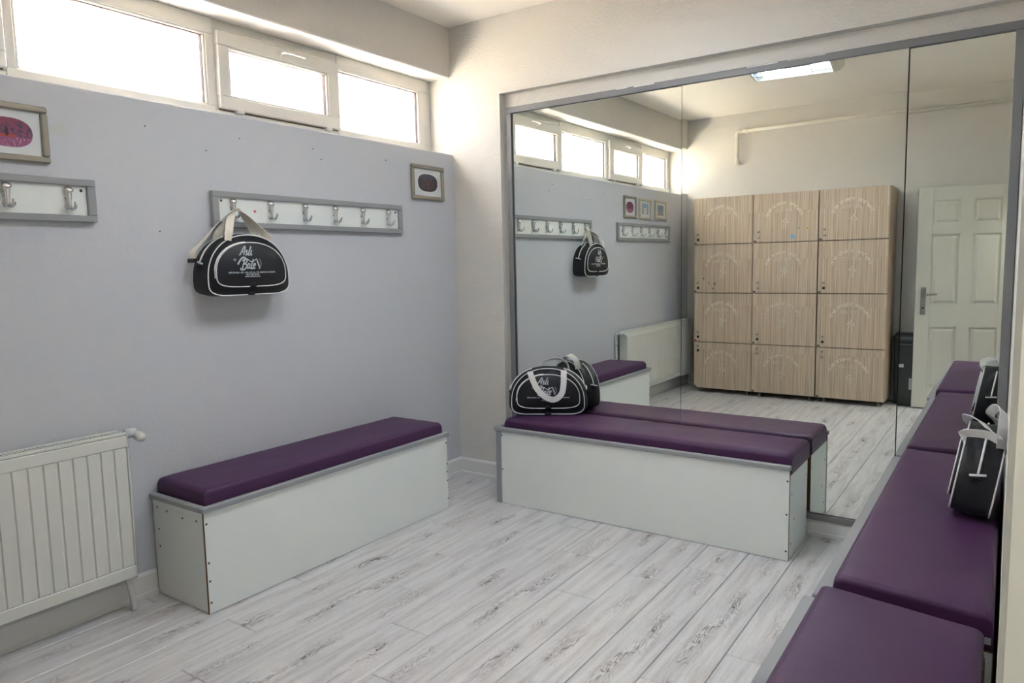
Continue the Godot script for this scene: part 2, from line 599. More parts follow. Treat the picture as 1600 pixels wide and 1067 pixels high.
# a rectangular ring of four bars in the plane across x
func ring_x(parent: Node, called: String, x0: float, x1: float, lo: Vector2, hi: Vector2, bar: Array, m: Material, c := 0.003) -> void:
	# lo, hi are (z, y); bar = widths at [low z, high z, bottom, top]
	var st := new_st()
	cbox(st, Vector3(x0, lo.y, lo.x), Vector3(x1, lo.y + bar[2], hi.x), c)
	cbox(st, Vector3(x0, hi.y - bar[3], lo.x), Vector3(x1, hi.y, hi.x), c)
	cbox(st, Vector3(x0, lo.y + bar[2], lo.x), Vector3(x1, hi.y - bar[3], lo.x + bar[0]), c)
	cbox(st, Vector3(x0, lo.y + bar[2], hi.x - bar[1]), Vector3(x1, hi.y - bar[3], hi.x), c)
	part(parent, called, st, m)

func make_windows() -> void:
	# [z from, z to, opens, pane z from, pane z to]
	var units := [[0.0, 0.787, false, 0.117, 0.779], [0.787, 1.556, true, 0.886, 1.475], [1.556, 2.432, false, 1.607, 2.385], [2.432, 3.18, true, 2.538, 3.080], [3.18, LEN, false, 3.206, 3.838]]
	for i in units.size():
		var u: Array = units[i]
		var w := structure("window_%d" % (i + 1), ["fixed frosted window beside the mirror wall", "tilting frosted window with handle next to the mirror", "wide fixed frosted window", "second tilting frosted window with handle", "fixed frosted window by the back wall"][i])
		var x := -0.175
		if not u[2]:
			ring_x(w, "frame", x - 0.06, x, Vector2(u[0], SILL - 0.02), Vector2(u[1], BEAM), [u[3] - u[0] - 0.012, u[1] - u[4] - 0.012, 0.082 + 0.01, BEAM - 2.487], mats.upvc)
			ring_x(w, "bead", x - 0.03, x - 0.004, Vector2(u[3] - 0.014, 2.152), Vector2(u[4] + 0.014, 2.490), [0.013, 0.013, 0.012, 0.013], mats.upvc, 0.004)
			ring_x(w, "seal", x - 0.031, x - 0.012, Vector2(u[3] - 0.002, 2.163), Vector2(u[4] + 0.002, 2.478), [0.004, 0.004, 0.003, 0.005], mats.window_seal, 0.0)
			box_part(w, "pane", Vector3(x - 0.034, 2.160, u[3] - 0.004), Vector3(x - 0.029, 2.482, u[4] + 0.004), mats.frosted_glass, 0.0)
		else:
			ring_x(w, "frame", x - 0.06, x - 0.004, Vector2(u[0], SILL - 0.02), Vector2(u[1], BEAM), [0.04, 0.04, 0.0775, 0.045], mats.upvc)
			ring_x(w, "sash", x - 0.045, x + 0.022, Vector2(u[0] + 0.006, 2.149), Vector2(u[1] - 0.010, 2.508), [u[3] - u[0] - 0.020, u[1] - u[4] - 0.024, 0.058, 0.066], mats.upvc, 0.004)
			ring_x(w, "bead", x - 0.01, x + 0.017, Vector2(u[3] - 0.016, 2.205), Vector2(u[4] + 0.016, 2.444), [0.014, 0.014, 0.012, 0.014], mats.upvc, 0.004)
			ring_x(w, "seal", x - 0.012, x + 0.008, Vector2(u[3] - 0.003, 2.215), Vector2(u[4] + 0.003, 2.433), [0.004, 0.004, 0.003, 0.005], mats.window_seal, 0.0)
			box_part(w, "pane", Vector3(x - 0.016, 2.212, u[3] - 0.004), Vector3(x - 0.011, 2.437, u[4] + 0.004), mats.frosted_glass, 0.0)
			var zc: float = (u[0] + u[1]) / 2.0 + 0.01
			var h := new_st(true)
			disc(h, Vector3(x + 0.02, 2.478, zc), Vector3.RIGHT, 0.017, 0.012, 16)
			tube(h, smooth_path([Vector3(x + 0.03, 2.478, zc), Vector3(x + 0.055, 2.479, zc - 0.005), Vector3(x + 0.062, 2.480, zc - 0.05), Vector3(x + 0.058, 2.479, zc - 0.125)], 5), 0.009, 10)
			part(w, "handle", h, mats.upvc)
			for zz in [u[0] + 0.09, u[1] - 0.12]:
				box_part(w, "hinge", Vector3(x - 0.01, 2.134, zz - 0.02), Vector3(x + 0.026, 2.152, zz + 0.02), mats.upvc, 0.003)
			box_part(w, "gap_seal", Vector3(x - 0.02, 2.143, u[0] + 0.012), Vector3(x + 0.001, 2.1495, u[1] - 0.016), mats.gap_brown, 0.0)

func make_mirror() -> void:
	# three panes of mirror glass, none of them quite in one plane, behind one frame of strips
	var w := thing("wall_mirror", "wall sized mirror of three panels with a grey strip frame", "mirror", Vector3(0.438, 0.1, MIRROR_Z))
	var edges := [0.438, 1.5201, 2.5694, 2.9534]
	var pivot := [0.438, 1.5201, 2.9534]
	var a := [0.0048, -0.2444, -0.1842]
	var t := [-0.1103, -0.1595, -0.0348]
	var off := [-0.0009, 0.0023, 0.0]
	for i in 3:
		var n := Vector3(sin(deg_to_rad(a[i])), sin(deg_to_rad(t[i])), 1.0).normalized()
		var x0: float = edges[i] - pivot[i] + (0.0020 if i > 0 else -0.01)
		var x1: float = edges[i + 1] - pivot[i] - (0.0020 if i < 2 else -0.01)
		var bx := Vector3(n.z, 0, -n.x).normalized()
		var place := Transform3D(Basis(bx, n.cross(bx), n), Vector3(pivot[i] - 0.438, 1.0, off[i]))
		var p := box_part(w, "mirror_panel", Vector3(x0, -0.998, -0.0012), Vector3(x1, 1.2, 0.0), mats.mirror_silver, 0.0, ["panel beside the window wall", "panel reflecting the lockers", "narrow panel reflecting the open door"][i])
		p.transform = place
		box_part(p, "glass_edge", Vector3(x0 + 0.0005, -0.998, -0.005), Vector3(x1 - 0.0005, 1.2, -0.0013), mats.mirror_edge, 0.0)
	box_part(w, "backing_board", Vector3(-0.030, 0.0, -0.0118), Vector3(2.548, 2.20, -0.0105), mats.mirror_edge, 0.0)
	box_part(w, "sticker", Vector3(2.134, 0.772, 0.0045), Vector3(2.152, 0.786, 0.0055), mats.label_paper, 0.0, "torn scrap of pale tape")
	for q in FLECKS:
		var fl := new_st()
		cbox(fl, Vector3(q[0] - 0.438, q[2] - 0.1, 0.0160), Vector3(q[1] - 0.438, q[2] - 0.1 + q[3], 0.0172), 0.0005)
		part(w, "paint_fleck", fl, mats.baseboard_white, "fleck of white paint")
	var z0 := 0.0075
	var z1 := 0.0165
	box_part(w, "frame_strip", Vector3(-0.034, 2.1906, z0), Vector3(2.551, 2.226, z1), mats.mirror_trim, 0.002)
	box_part(w, "frame_strip", Vector3(-0.034, -0.016, z0), Vector3(0.0, 2.190, z1), mats.mirror_trim, 0.002)
	box_part(w, "frame_strip", Vector3(2.5154, -0.016, z0), Vector3(2.551, 2.190, z1), mats.mirror_trim, 0.002)
	box_part(w, "frame_strip", Vector3(0.0, -0.016, z0), Vector3(2.515, 0.014, z1), mats.mirror_trim, 0.002)

# ------------------------------------------------------------------ benches
func screw_at(parent: Node, at: Vector3, dir: Vector3) -> void:
	var st := new_st()
	disc(st, at - dir * 0.0005, dir, 0.0046, 0.0018, 10)
	part(parent, "screw", st, mats.screw)

# a bench whose long side runs along local x, its back at local z = 0 and its front at z = deep
func bench(label: String, at: Vector3, turn: float, long: float, deep: float, high: float, trim_low: bool, trim_high: bool, post: bool, over := 0.013, inner := 0.012, back := 0.004) -> Node3D:
	var o := thing("bench", label, "bench", at, turn, "white box benches with grey trim")
	var th := 0.012
	var te := 0.022
	# panels: the front board covers the ends of the end boards
	box_part(o, "front_panel", Vector3(0.0012, 0.002, deep - th), Vector3(long - 0.0012, high - 0.024, deep), mats.white_board, 0.001)
	box_part(o, "raw_edge", Vector3(0, 0.002, deep - th + 0.0012), Vector3(0.0012, high - 0.026, deep - 0.0012), mats.raw_chipboard, 0.0, "bare brown chipboard edge")
	box_part(o, "raw_edge", Vector3(long - 0.0012, 0.002, deep - th + 0.0012), Vector3(long, high - 0.026, deep - 0.0012), mats.raw_chipboard, 0.0, "bare brown chipboard edge")
	box_part(o, "end_panel", Vector3(0.003, 0.002, back), Vector3(0.003 + te, high - 0.052, deep - th - 0.0005), mats.white_board, 0.001)
	box_part(o, "end_panel", Vector3(long - te - 0.003, 0.002, back), Vector3(long - 0.003, high - 0.052, deep - th - 0.0005), mats.white_board, 0.001)
	for xe in [0.003, long - te - 0.003]:
		box_part(o, "raw_edge", Vector3(xe + 0.0005, 0.002, back - 0.002), Vector3(xe + te - 0.0005, high - 0.053, back - 0.0001), mats.raw_chipboard, 0.0, "bare brown chipboard edge")
	box_part(o, "lid", Vector3(0.018 if trim_low else 0.001, high - 0.0518, 0.004), Vector3(long - 0.001, high - 0.046, deep - th - 0.0005), mats.raw_chipboard, 0.0, "bare chipboard lid under the cushion")
	# grey edging that rises past the lid
	var tr := new_st()
	cbox(tr, Vector3(-(over if trim_low else 0.004), high - 0.0235, deep - inner), Vector3(long + (over if trim_high else 0.006), high, deep + over), 0.004)
	part(o, "trim", tr, mats.grey_trim)
	if trim_low:
		box_part(o, "trim", Vector3(-over, high - 0.0235, 0.004), Vector3(0.016, high, deep - 0.0125), mats.grey_trim, 0.004)
		box_part(o, "end_rail", Vector3(0.003, high - 0.0515, 0.004), Vector3(0.003 + th, high - 0.024, deep - th - 0.001), mats.white_board, 0.0)
	if trim_high:
		box_part(o, "trim", Vector3(long - 0.016, high - 0.0235, 0.004), Vector3(long + over, high, deep - 0.0125), mats.grey_trim, 0.004)
		box_part(o, "end_rail", Vector3(long - 0.003 - th, high - 0.0515, 0.004), Vector3(long - 0.003, high - 0.024, deep - th - 0.001), mats.white_board, 0.0)
	if post:
		box_part(o, "corner_strip", Vector3(-0.003, 0.002, deep - 0.022), Vector3(0.030, high - 0.024, deep + 0.009), mats.grey_trim, 0.002)
	return o

# an upholstered pad; corners are (x, z) of its foot in order round it
func cushion(label: String, corners: Array, y0: float, y1: float, r := 0.022, puff := 0.006, seed_value := 1) -> Node3D:
	var mid := Vector3.ZERO
	for c in corners:
		mid += Vector3(c.x, 0, c.y) / 4.0
	mid.y = y0
	var o := thing("bench_cushion", label, "cushion", mid, 0.0, "purple vinyl bench cushions")
	var n := FastNoiseLite.new()
	n.seed = seed_value
	n.frequency = 5.0
	n.fractal_octaves = 2
	var lu: float = ((corners[1] - corners[0]).length() + (corners[2] - corners[3]).length()) / 2.0
	var lv: float = ((corners[3] - corners[0]).length() + (corners[2] - corners[1]).length()) / 2.0
	var cuts := func(l: float, inner: int) -> Array:
		var out := []
		for k in 6:
			out.append(r * (1.0 - cos(PI / 2.0 * k / 5.0)))
		for k in range(1, inner):
			out.append(r + (l - 2.0 * r) * k / inner)
		for k in range(5, -1, -1):
			out.append(l - r * (1.0 - cos(PI / 2.0 * k / 5.0)))
		return out
	var us: Array = cuts.call(lu, 28)
	var vs: Array = cuts.call(lv, 12)
	var at := func(u: float, v: float, y: float) -> Vector3:
		var s := u / lu
		var t := v / lv
		var p: Vector2 = corners[0].lerp(corners[1], s).lerp(corners[3].lerp(corners[2], s), t)
		return Vector3(p.x, y, p.y) - mid
	var height := func(u: float, v: float) -> float:
		var du := minf(u, lu - u)
		var dv := minf(v, lv - v)
		var y := y1
		for d in [du, dv]:
			if d < r:
				y -= (r - sqrt(maxf(0.0, r * r - (r - d) * (r - d)))) * 0.8
		y += puff * (1.0 - exp(-minf(du, dv) / 0.05)) * (0.6 + 0.4 * minf(1.0, minf(du, lv) / 0.3))
		y += 0.0022 * n.get_noise_2d(u, v) * minf(1.0, minf(du, dv) / 0.03)
		# slack folds near the ends
		y += 0.0012 * sin(u * 180.0 + 3.0 * n.get_noise_2d(v * 2.0, 3.0)) * exp(-du / 0.05) * minf(1.0, du / 0.02)
		return y
	var st := new_st(true)
	var inside := Vector3(0, (y1 - y0) * 0.3, 0)
	var below := Vector3(0, -1000, 0)
	for i in us.size() - 1:
		for j in vs.size() - 1:
			var p := [at.call(us[i], vs[j], height.call(us[i], vs[j])), at.call(us[i + 1], vs[j], height.call(us[i + 1], vs[j])), at.call(us[i + 1], vs[j + 1], height.call(us[i + 1], vs[j + 1])), at.call(us[i], vs[j + 1], height.call(us[i], vs[j + 1]))]
			quad(st, p[0], p[1], p[2], p[3], below)
	var rim := []
	for i in us.size():
		rim.append(Vector2(us[i], 0))
	for j in range(1, vs.size()):
		rim.append(Vector2(lu, vs[j]))
	for i in range(us.size() - 2, -1, -1):
		rim.append(Vector2(us[i], lv))
	for j in range(vs.size() - 2, 0, -1):
		rim.append(Vector2(0, vs[j]))
	for k in rim.size():
		var a: Vector2 = rim[k]
		var b: Vector2 = rim[(k + 1) % rim.size()]
		var ha: float = height.call(a.x, a.y)
		var hb: float = height.call(b.x, b.y)
		for s in 3:
			var f0 := s / 3.0
			var f1 := (s + 1) / 3.0
			quad(st, at.call(a.x, a.y, lerpf(ha, y0, f0)), at.call(b.x, b.y, lerpf(hb, y0, f0)), at.call(b.x, b.y, lerpf(hb, y0, f1)), at.call(a.x, a.y, lerpf(ha, y0, f1)), inside)
		tri(st, at.call(a.x, a.y, y0), at.call(b.x, b.y, y0), at.call(lu / 2.0, lv / 2.0, y0), inside)
	part(o, "cover", st, mats.vinyl_purple)
	# sewn corner folds
	for q in [[0.0, 0.0], [lu, 0.0], [lu, lv], [0.0, lv]]:
		var s := new_st(true)
		var e: Vector3 = at.call(absf(q[0] - 0.004), absf(q[1] - 0.004), y1 - 0.018)
		var b: Vector3 = at.call(q[0], q[1], y0 + 0.004)
		tube(s, [e, e.lerp(b, 0.5) + (e - inside).normalized() * 0.001, b], 0.0022, 6)
		part(o, "corner_seam", s, mats.vinyl_purple)
	return o

func make_benches() -> void:
	# under the coat rack, along the window wall: local x runs along -z
	var b := bench("white box bench with grey trim under the coat rack", Vector3(0.004, 0, 2.1019), PI / 2.0, 1.5055, 0.3832, 0.445, true, false, false)
	for q in [[0.038, 0.385], [0.112, 0.38], [0.226, 0.372], [0.325, 0.378], [0.041, 0.29], [0.041, 0.215]]:
		screw_at(b, Vector3(0.0028, q[1], q[0]), Vector3.LEFT)
	for q in [[0.010, 0.374], [0.010, 0.213], [0.010, 0.137], [0.010, 0.048], [1.496, 0.382], [1.497, 0.262], [1.497, 0.217], [1.498, 0.164], [1.499, 0.06]]:
		screw_at(b, Vector3(q[0], q[1], 0.3832), Vector3.BACK)
	cushion("purple vinyl cushion on the bench under the coat rack", [Vector2(0.006, 0.625), Vector2(0.006, 2.072), Vector2(0.366, 2.080), Vector2(0.372, 0.620)], 0.3998, 0.502, 0.022, 0.006, 3)
	# in front of the mirror
	b = bench("long white bench standing against the mirror", Vector3(0.5644, 0, -0.028), 0.0, 1.631, 0.3878, 0.449, true, false, true, 0.013, 0.012, 0.026)
	for q in [[1.622, 0.376], [1.62, 0.22], [1.62, 0.047], [0.036, 0.40], [0.036, 0.20]]:
		screw_at(b, Vector3(q[0], q[1], 0.3878), Vector3.BACK)
	for q in [[0.332, 0.301], [0.329, 0.065], [0.05, 0.323], [0.28, 0.169]]:
		screw_at(b, Vector3(1.628, q[1], q[0]), Vector3.RIGHT)
	cushion("purple vinyl cushion on the bench against the mirror", [Vector2(0.590, -0.024), Vector2(2.198, -0.018), Vector2(2.196, 0.328), Vector2(0.596, 0.326)], 0.4038, 0.493, 0.024, 0.007, 7)
	# along the right wall: local x runs along +z, front towards the room
	b = bench("white bench along the right wall, touching the mirror", Vector3(2.986, 0, -0.030), -PI / 2.0, 1.668, 0.410, 0.4545, false, false, false, 0.013, 0.030)
	cushion("purple vinyl cushion on the right bench, beside the mirror", [Vector2(2.609, -0.026), Vector2(2.609, 1.596), Vector2(2.982, 1.642), Vector2(2.980, 0.012)], 0.4093, 0.502, 0.022, 0.006, 11)
	b = bench("white bench along the right wall, nearest the doorway", Vector3(2.970, 0, 1.652), -PI / 2.0, 1.62, 0.413, 0.4494, false, false, false, 0.013, 0.030)
	var near := cushion("purple vinyl cushion on the right bench, nearest the doorway", [Vector2(2.592, 1.668), Vector2(2.590, 3.262), Vector2(2.962, 3.262), Vector2(2.964, 1.730)], 0.4042, 0.505, 0.022, 0.006, 15)
	box_part(near, "care_tag", Vector3(2.9645, 0.468, 1.733) - near.position, Vector3(2.9775, 0.484, 1.7345) - near.position, mats.label_paper, 0.0, "small pale cloth tag")

# ------------------------------------------------------------------ things on the walls
func make_rack(label: String, z_low: float, z_high: float, hooks: Array, sticker: bool) -> void:
	var y0 := 1.572
	var y1 := 1.7343
	var o := thing("coat_rack", label, "coat rack", Vector3(0, y0, (z_low + z_high) / 2.0), 0.0, "wall coat racks with six hooks")
	var l := (z_high - z_low) / 2.0
	var h := y1 - y0
	box_part(o, "back_board", Vector3(0.0005, 0.01, -l + 0.01), Vector3(0.014, h - 0.01, l - 0.01), mats.white_board, 0.001)
	var b := 0.026
	for s in [[0.0, b], [h - b, h]]:
		box_part(o, "frame_strip", Vector3(0.0005, s[0], -l), Vector3(0.0275, s[1], l), mats.grey_trim, 0.0025)
	for s in [[-l, -l + b + 0.006], [l - b - 0.006, l]]:
		box_part(o, "frame_strip", Vector3(0.0005, b, s[0]), Vector3(0.0275, h - b, s[1]), mats.grey_trim, 0.0025)
	var hook := hook_mesh()
	for z in hooks:
		var k := part_mesh(o, "hook", hook, mats.chrome)
		k.position = Vector3(0.014, 1.622 - y0, z - (z_low + z_high) / 2.0)
	for z in [-l + b + 0.024, l - b - 0.024]:
		for y in [h - b - 0.016]:
			var st := new_st()
			disc(st, Vector3(0.0138, y, z), Vector3.RIGHT, 0.006, 0.002, 12)
			part(o, "screw", st, mats.screw)
	if sticker:
		var st := new_st()
		cbox(st, Vector3(-0.006, -0.006, 0), Vector3(0.006, 0.006, 0.0006), 0.0, Transform3D(Basis(Vector3.UP, PI / 2.0) * Basis(Vector3.BACK, 0.5), Vector3(0.0140, 1.652 - y0, 1.512 - (z_low + z_high) / 2.0)))
		part(o, "sticker", st, mats.sticker_pink, "small pink sticker")

func hook_mesh() -> Mesh:
	var st := new_st(true)
	# flared upper knob and tapering body
	var prof := [Vector3(0.003, 0.072, 0), Vector3(0.010, 0.066, 0), Vector3(0.011, 0.052, 0), Vector3(0.012, 0.032, 0), Vector3(0.013, 0.012, 0), Vector3(0.014, 0.0, 0)]
	tube(st, prof, 0.01, 10, false, [0.012, 0.0135, 0.011, 0.0085, 0.0075, 0.009])
	lathe(st, [Vector2(0, -0.004), Vector2(0.012, -0.004), Vector2(0.0165, 0.0), Vector2(0.0165, 0.004), Vector2(0.010, 0.009), Vector2(0, 0.010)], along(Vector3(0.6, 0.8, 0), Vector3(0.012, 0.069, 0)), 12)
	# plate on the board
	lathe(st, [Vector2(0, 0), Vector2(0.013, 0), Vector2(0.012, 0.004), Vector2(0, 0.006)], along(Vector3.RIGHT, Vector3(0, 0.04, 0)), 10)
	# long prong to the front and two short ones beside it
	tube(st, smooth_path([Vector3(0.014, 0.0, 0), Vector3(0.026, -0.006, 0), Vector3(0.042, -0.003, 0), Vector3(0.052, 0.009, 0), Vector3(0.055, 0.022, 0)], 5), 0.004, 8)
	for s in [-1.0, 1.0]:
		tube(st, smooth_path([Vector3(0.012, 0.004, 0), Vector3(0.013, -0.004, s * 0.012), Vector3(0.017, 0.003, s * 0.019), Vector3(0.020, 0.014, s * 0.020)], 4), 0.0035, 7)
	st.generate_normals()
	return st.commit()

func make_picture(label: String, z0: float, z1: float, y0: float, y1: float, kind: int, m: Material) -> void:
	var o := thing("picture_frame", label, "picture", Vector3(0, y0, (z0 + z1) / 2.0), 0.0, "small framed pictures on the window wall")
	var l := (z1 - z0) / 2.0
	var h := y1 - y0
	var b := 0.024
	for s in [[0.0, b], [h - b, h]]:
		box_part(o, "frame_strip", Vector3(0.001, s[0], -l), Vector3(0.020, s[1], l), m, 0.005)
	for s in [[-l, -l + b], [l - b, l]]:
		box_part(o, "frame_strip", Vector3(0.001, b, s[0]), Vector3(0.020, h - b, s[1]), m, 0.005)
	box_part(o, "backing", Vector3(0.0005, 0.006, -l + 0.006), Vector3(0.007, h - 0.006, l - 0.006), mats.mat_card, 0.0)
	# the print lies on its card; u runs to the viewer's right, which is -z
	var st := SurfaceTool.new()
	st.begin(Mesh.PRIMITIVE_TRIANGLES)
	var pz := l - b - 0.001
	var a := [Vector3(0.0082, b, pz), Vector3(0.0082, h - b, pz), Vector3(0.0082, h - b, -pz), Vector3(0.0082, b, -pz)]
	var uv := [Vector2(0, 1), Vector2(0, 0), Vector2(1, 0), Vector2(1, 1)]
	for k in [0, 1, 2, 0, 2, 3]:
		st.set_normal(Vector3.RIGHT)
		st.set_uv(uv[k])
		st.add_vertex(a[k])
	part_mesh(o, "print", st.commit(), mats["print_%d" % kind], ["print of a red stage scene in an oval", "print of dancers on a dark stage", "pale print of a bright scene", "blue grey print"][kind])

func make_wall_things() -> void:
	make_rack("grey framed coat rack with a black bag hanging on its first hook", 0.508, 1.738, [0.626, 0.824, 1.021, 1.220, 1.427, 1.632], true)
	make_rack("empty grey framed coat rack below three framed pictures", 2.240, 3.448, [2.340, 2.546, 2.738, 2.937, 3.137, 3.340], false)
	make_picture("small framed picture of dancers on a dark stage beside the mirror wall", 0.108, 0.406, 1.783, 1.990, 1, mats.frame_champagne)
	make_picture("framed picture of a red stage in an oval above the empty coat rack", 2.388, 2.650, 1.783, 1.988, 0, mats.frame_champagne)
	make_picture("gold framed pale picture in the middle of three above the empty coat rack", 2.724, 3.002, 1.782, 1.982, 2, mats.frame_gold)
	make_picture("framed blue grey picture nearest the back wall above the empty coat rack", 3.097, 3.380, 1.785, 1.984, 3, mats.frame_gold)

func make_radiator() -> void:
	var z0 := 2.235
	var z1 := 3.74
	var o := thing("radiator", "cream panel radiator below the windows", "radiator", Vector3(0, 0, z0))
	var l := z1 - z0
	var x := 0.112
	var y0 := 0.150
	var y1 := 0.735
	box_part(o, "panel", Vector3(x - 0.016, y0, 0.004), Vector3(x - 0.007, y1 - 0.004, l - 0.004), mats.radiator_enamel, 0.002)
	box_part(o, "rear_panel", Vector3(0.034, y0 + 0.01, 0.004), Vector3(0.046, y1 - 0.01, l - 0.004), mats.radiator_enamel, 0.002)
	box_part(o, "top_band", Vector3(x - 0.007, 0.684, 0.004), Vector3(x, y1 - 0.004, l - 0.004), mats.radiator_enamel, 0.003)
	box_part(o, "bottom_band", Vector3(x - 0.007, y0, 0.004), Vector3(x, 0.198, l - 0.004), mats.radiator_enamel, 0.003)
	# raised flutes between the narrow channels
	var st := new_st()
	var n := int((l - 0.01) / 0.0507)
	var rib := new_st()
	var w := 0.0195
	var a := [Vector3(0, 0.196, -w - 0.0035), Vector3(0, 0.196, w + 0.0035), Vector3(0, 0.686, w + 0.0035), Vector3(0, 0.686, -w - 0.0035)]
	var c := [Vector3(0.006, 0.202, -w), Vector3(0.006, 0.202, w), Vector3(0.006, 0.680, w), Vector3(0.006, 0.680, -w)]
	var ins := Vector3(-0.02, 0.44, 0)
	quad(rib, c[0], c[1], c[2], c[3], ins)
	for k in 4:
		quad(rib, a[k], a[(k + 1) % 4], c[(k + 1) % 4], c[k], ins)
	rib.generate_normals()
	var rib_mesh := rib.commit()
	for k in n:
		var p := part_mesh(o, "flute", rib_mesh, mats.radiator_enamel)
		p.position = Vector3(x - 0.007, 0, 0.0075 + 0.0507 * (k + 0.5))
	# side covers
	for s in [0.0, l - 0.004]:
		box_part(o, "side_cover", Vector3(0.030, y0 - 0.006, s), Vector3(x - 0.001, y1 + 0.004, s + 0.004), mats.radiator_enamel, 0.0012)
	# top grille: a rim with cross slats over a dark gap
	st = new_st()
	cbox(st, Vector3(0.032, y1 - 0.002, 0.002), Vector3(0.043, y1 + 0.008, l - 0.002), 0.001)
	cbox(st, Vector3(x - 0.018, y1 - 0.002, 0.002), Vector3(x - 0.004, y1 + 0.008, l - 0.002), 0.001)
	var z := 0.008
	while z < l - 0.008:
		cbox(st, Vector3(0.043, y1 - 0.0, z), Vector3(x - 0.018, y1 + 0.007, z + 0.0062), 0.0)
		z += 0.0135
	var grille := part(o, "top_grille", st, mats.radiator_enamel)
	grille.set_meta("kind", "stuff")
	var fins := new_st()
	var zz := 0.03
	while zz < l - 0.03:
		cbox(fins, Vector3(0.047, y0 + 0.03, zz), Vector3(x - 0.018, y1 - 0.03, zz + 0.0015), 0.0)
		zz += 0.0225
	var fin_part := part(o, "convector_fins", fins, mats.radiator_enamel)
	fin_part.set_meta("kind", "stuff")
	# thermostatic valve and supply pipes
	st = new_st(true)
	lathe(st, [Vector2(0, 0), Vector2(0.015, 0), Vector2(0.019, 0.004), Vector2(0.020, 0.026), Vector2(0.017, 0.034), Vector2(0, 0.036)], along(Vector3(1, -0.25, -0.05), Vector3(0.098, 0.722, -0.046)), 14)
	part(o, "valve_head", st, mats.radiator_enamel)
	st = new_st(true)
	tube(st, [Vector3(0.072, 0.722, -0.001), Vector3(0.072, 0.722, -0.06)], 0.010, 10)
	lathe(st, [Vector2(0, 0), Vector2(0.019, 0), Vector2(0.020, 0.034), Vector2(0.017, 0.042), Vector2(0, 0.042)], along(Vector3(0, 0, -1), Vector3(0.070, 0.730, -0.012)), 14)
	tube(st, [Vector3(0.072, 0.722, -0.05), Vector3(0.10, 0.722, -0.048)], 0.008, 10)
	part(o, "valve_body", st, mats.pipe_plastic)
	st = new_st(true)
	tube(st, smooth_path([Vector3(0.060, 0.722, -0.018), Vector3(0.036, 0.722, -0.032), Vector3(0.020, 0.715, -0.038), Vector3(0.018, 0.66, -0.038)], 4), 0.012, 10)
	tube(st, [Vector3(0.018, 0.66, -0.038), Vector3(0.018, 0.115, -0.038)], 0.010, 10)
	tube(st, [Vector3(0.018, 0.66, -0.038), Vector3(0.018, 0.61, -0.038)], 0.0125, 10)
	part(o, "supply_pipe", st, mats.pipe_plastic)
	st = new_st(true)
	tube(st, smooth_path([Vector3(0.075, 0.156, 0.028), Vector3(0.076, 0.12, 0.020), Vector3(0.080, 0.06, 0.012), Vector3(0.080, 0.0, 0.010)], 4), 0.0125, 10)
	part(o, "return_pipe", st, mats.pipe_plastic)

# ------------------------------------------------------------------ bags
func bag_outline(w: float, h: float, cy: float, n: int) -> Array:
	var out := []
	for k in n:
		var a := TAU * k / n - PI / 2.0
		var c := cos(a)
		var s := sin(a)
		if s >= 0.0:
			out.append(Vector2(w * signf(c) * pow(absf(c), 2.0 / 2.15), cy + (h - cy) * pow(s, 2.0 / 2.15)))
		else:
			out.append(Vector2(w * signf(c) * pow(absf(c), 2.0 / 4.2), cy - cy * pow(-s, 2.0 / 4.2)))
	return out

func stroke(st: SurfaceTool, pts: Array, o: Vector2, scale_by: float, width: float, z: float, slant := 0.18) -> void:
	var p3 := []
	for p in pts:
		p3.append(Vector3(o.x + (p[0] + p[1] * slant) * scale_by, o.y + p[1] * scale_by, z))
	var sm := smooth_path(p3, 4) if p3.size() > 2 else p3
	ribbon(st, sm, stroke_across(sm), width, 0.0007)

func stroke_across(pts: Array) -> Array:
	var out := []
	for i in pts.size():
		var t: Vector3 = (pts[mini(i + 1, pts.size() - 1)] - pts[maxi(i - 1, 0)]).normalized()
		out.append(Vector3(-t.y, t.x, 0))
	return out

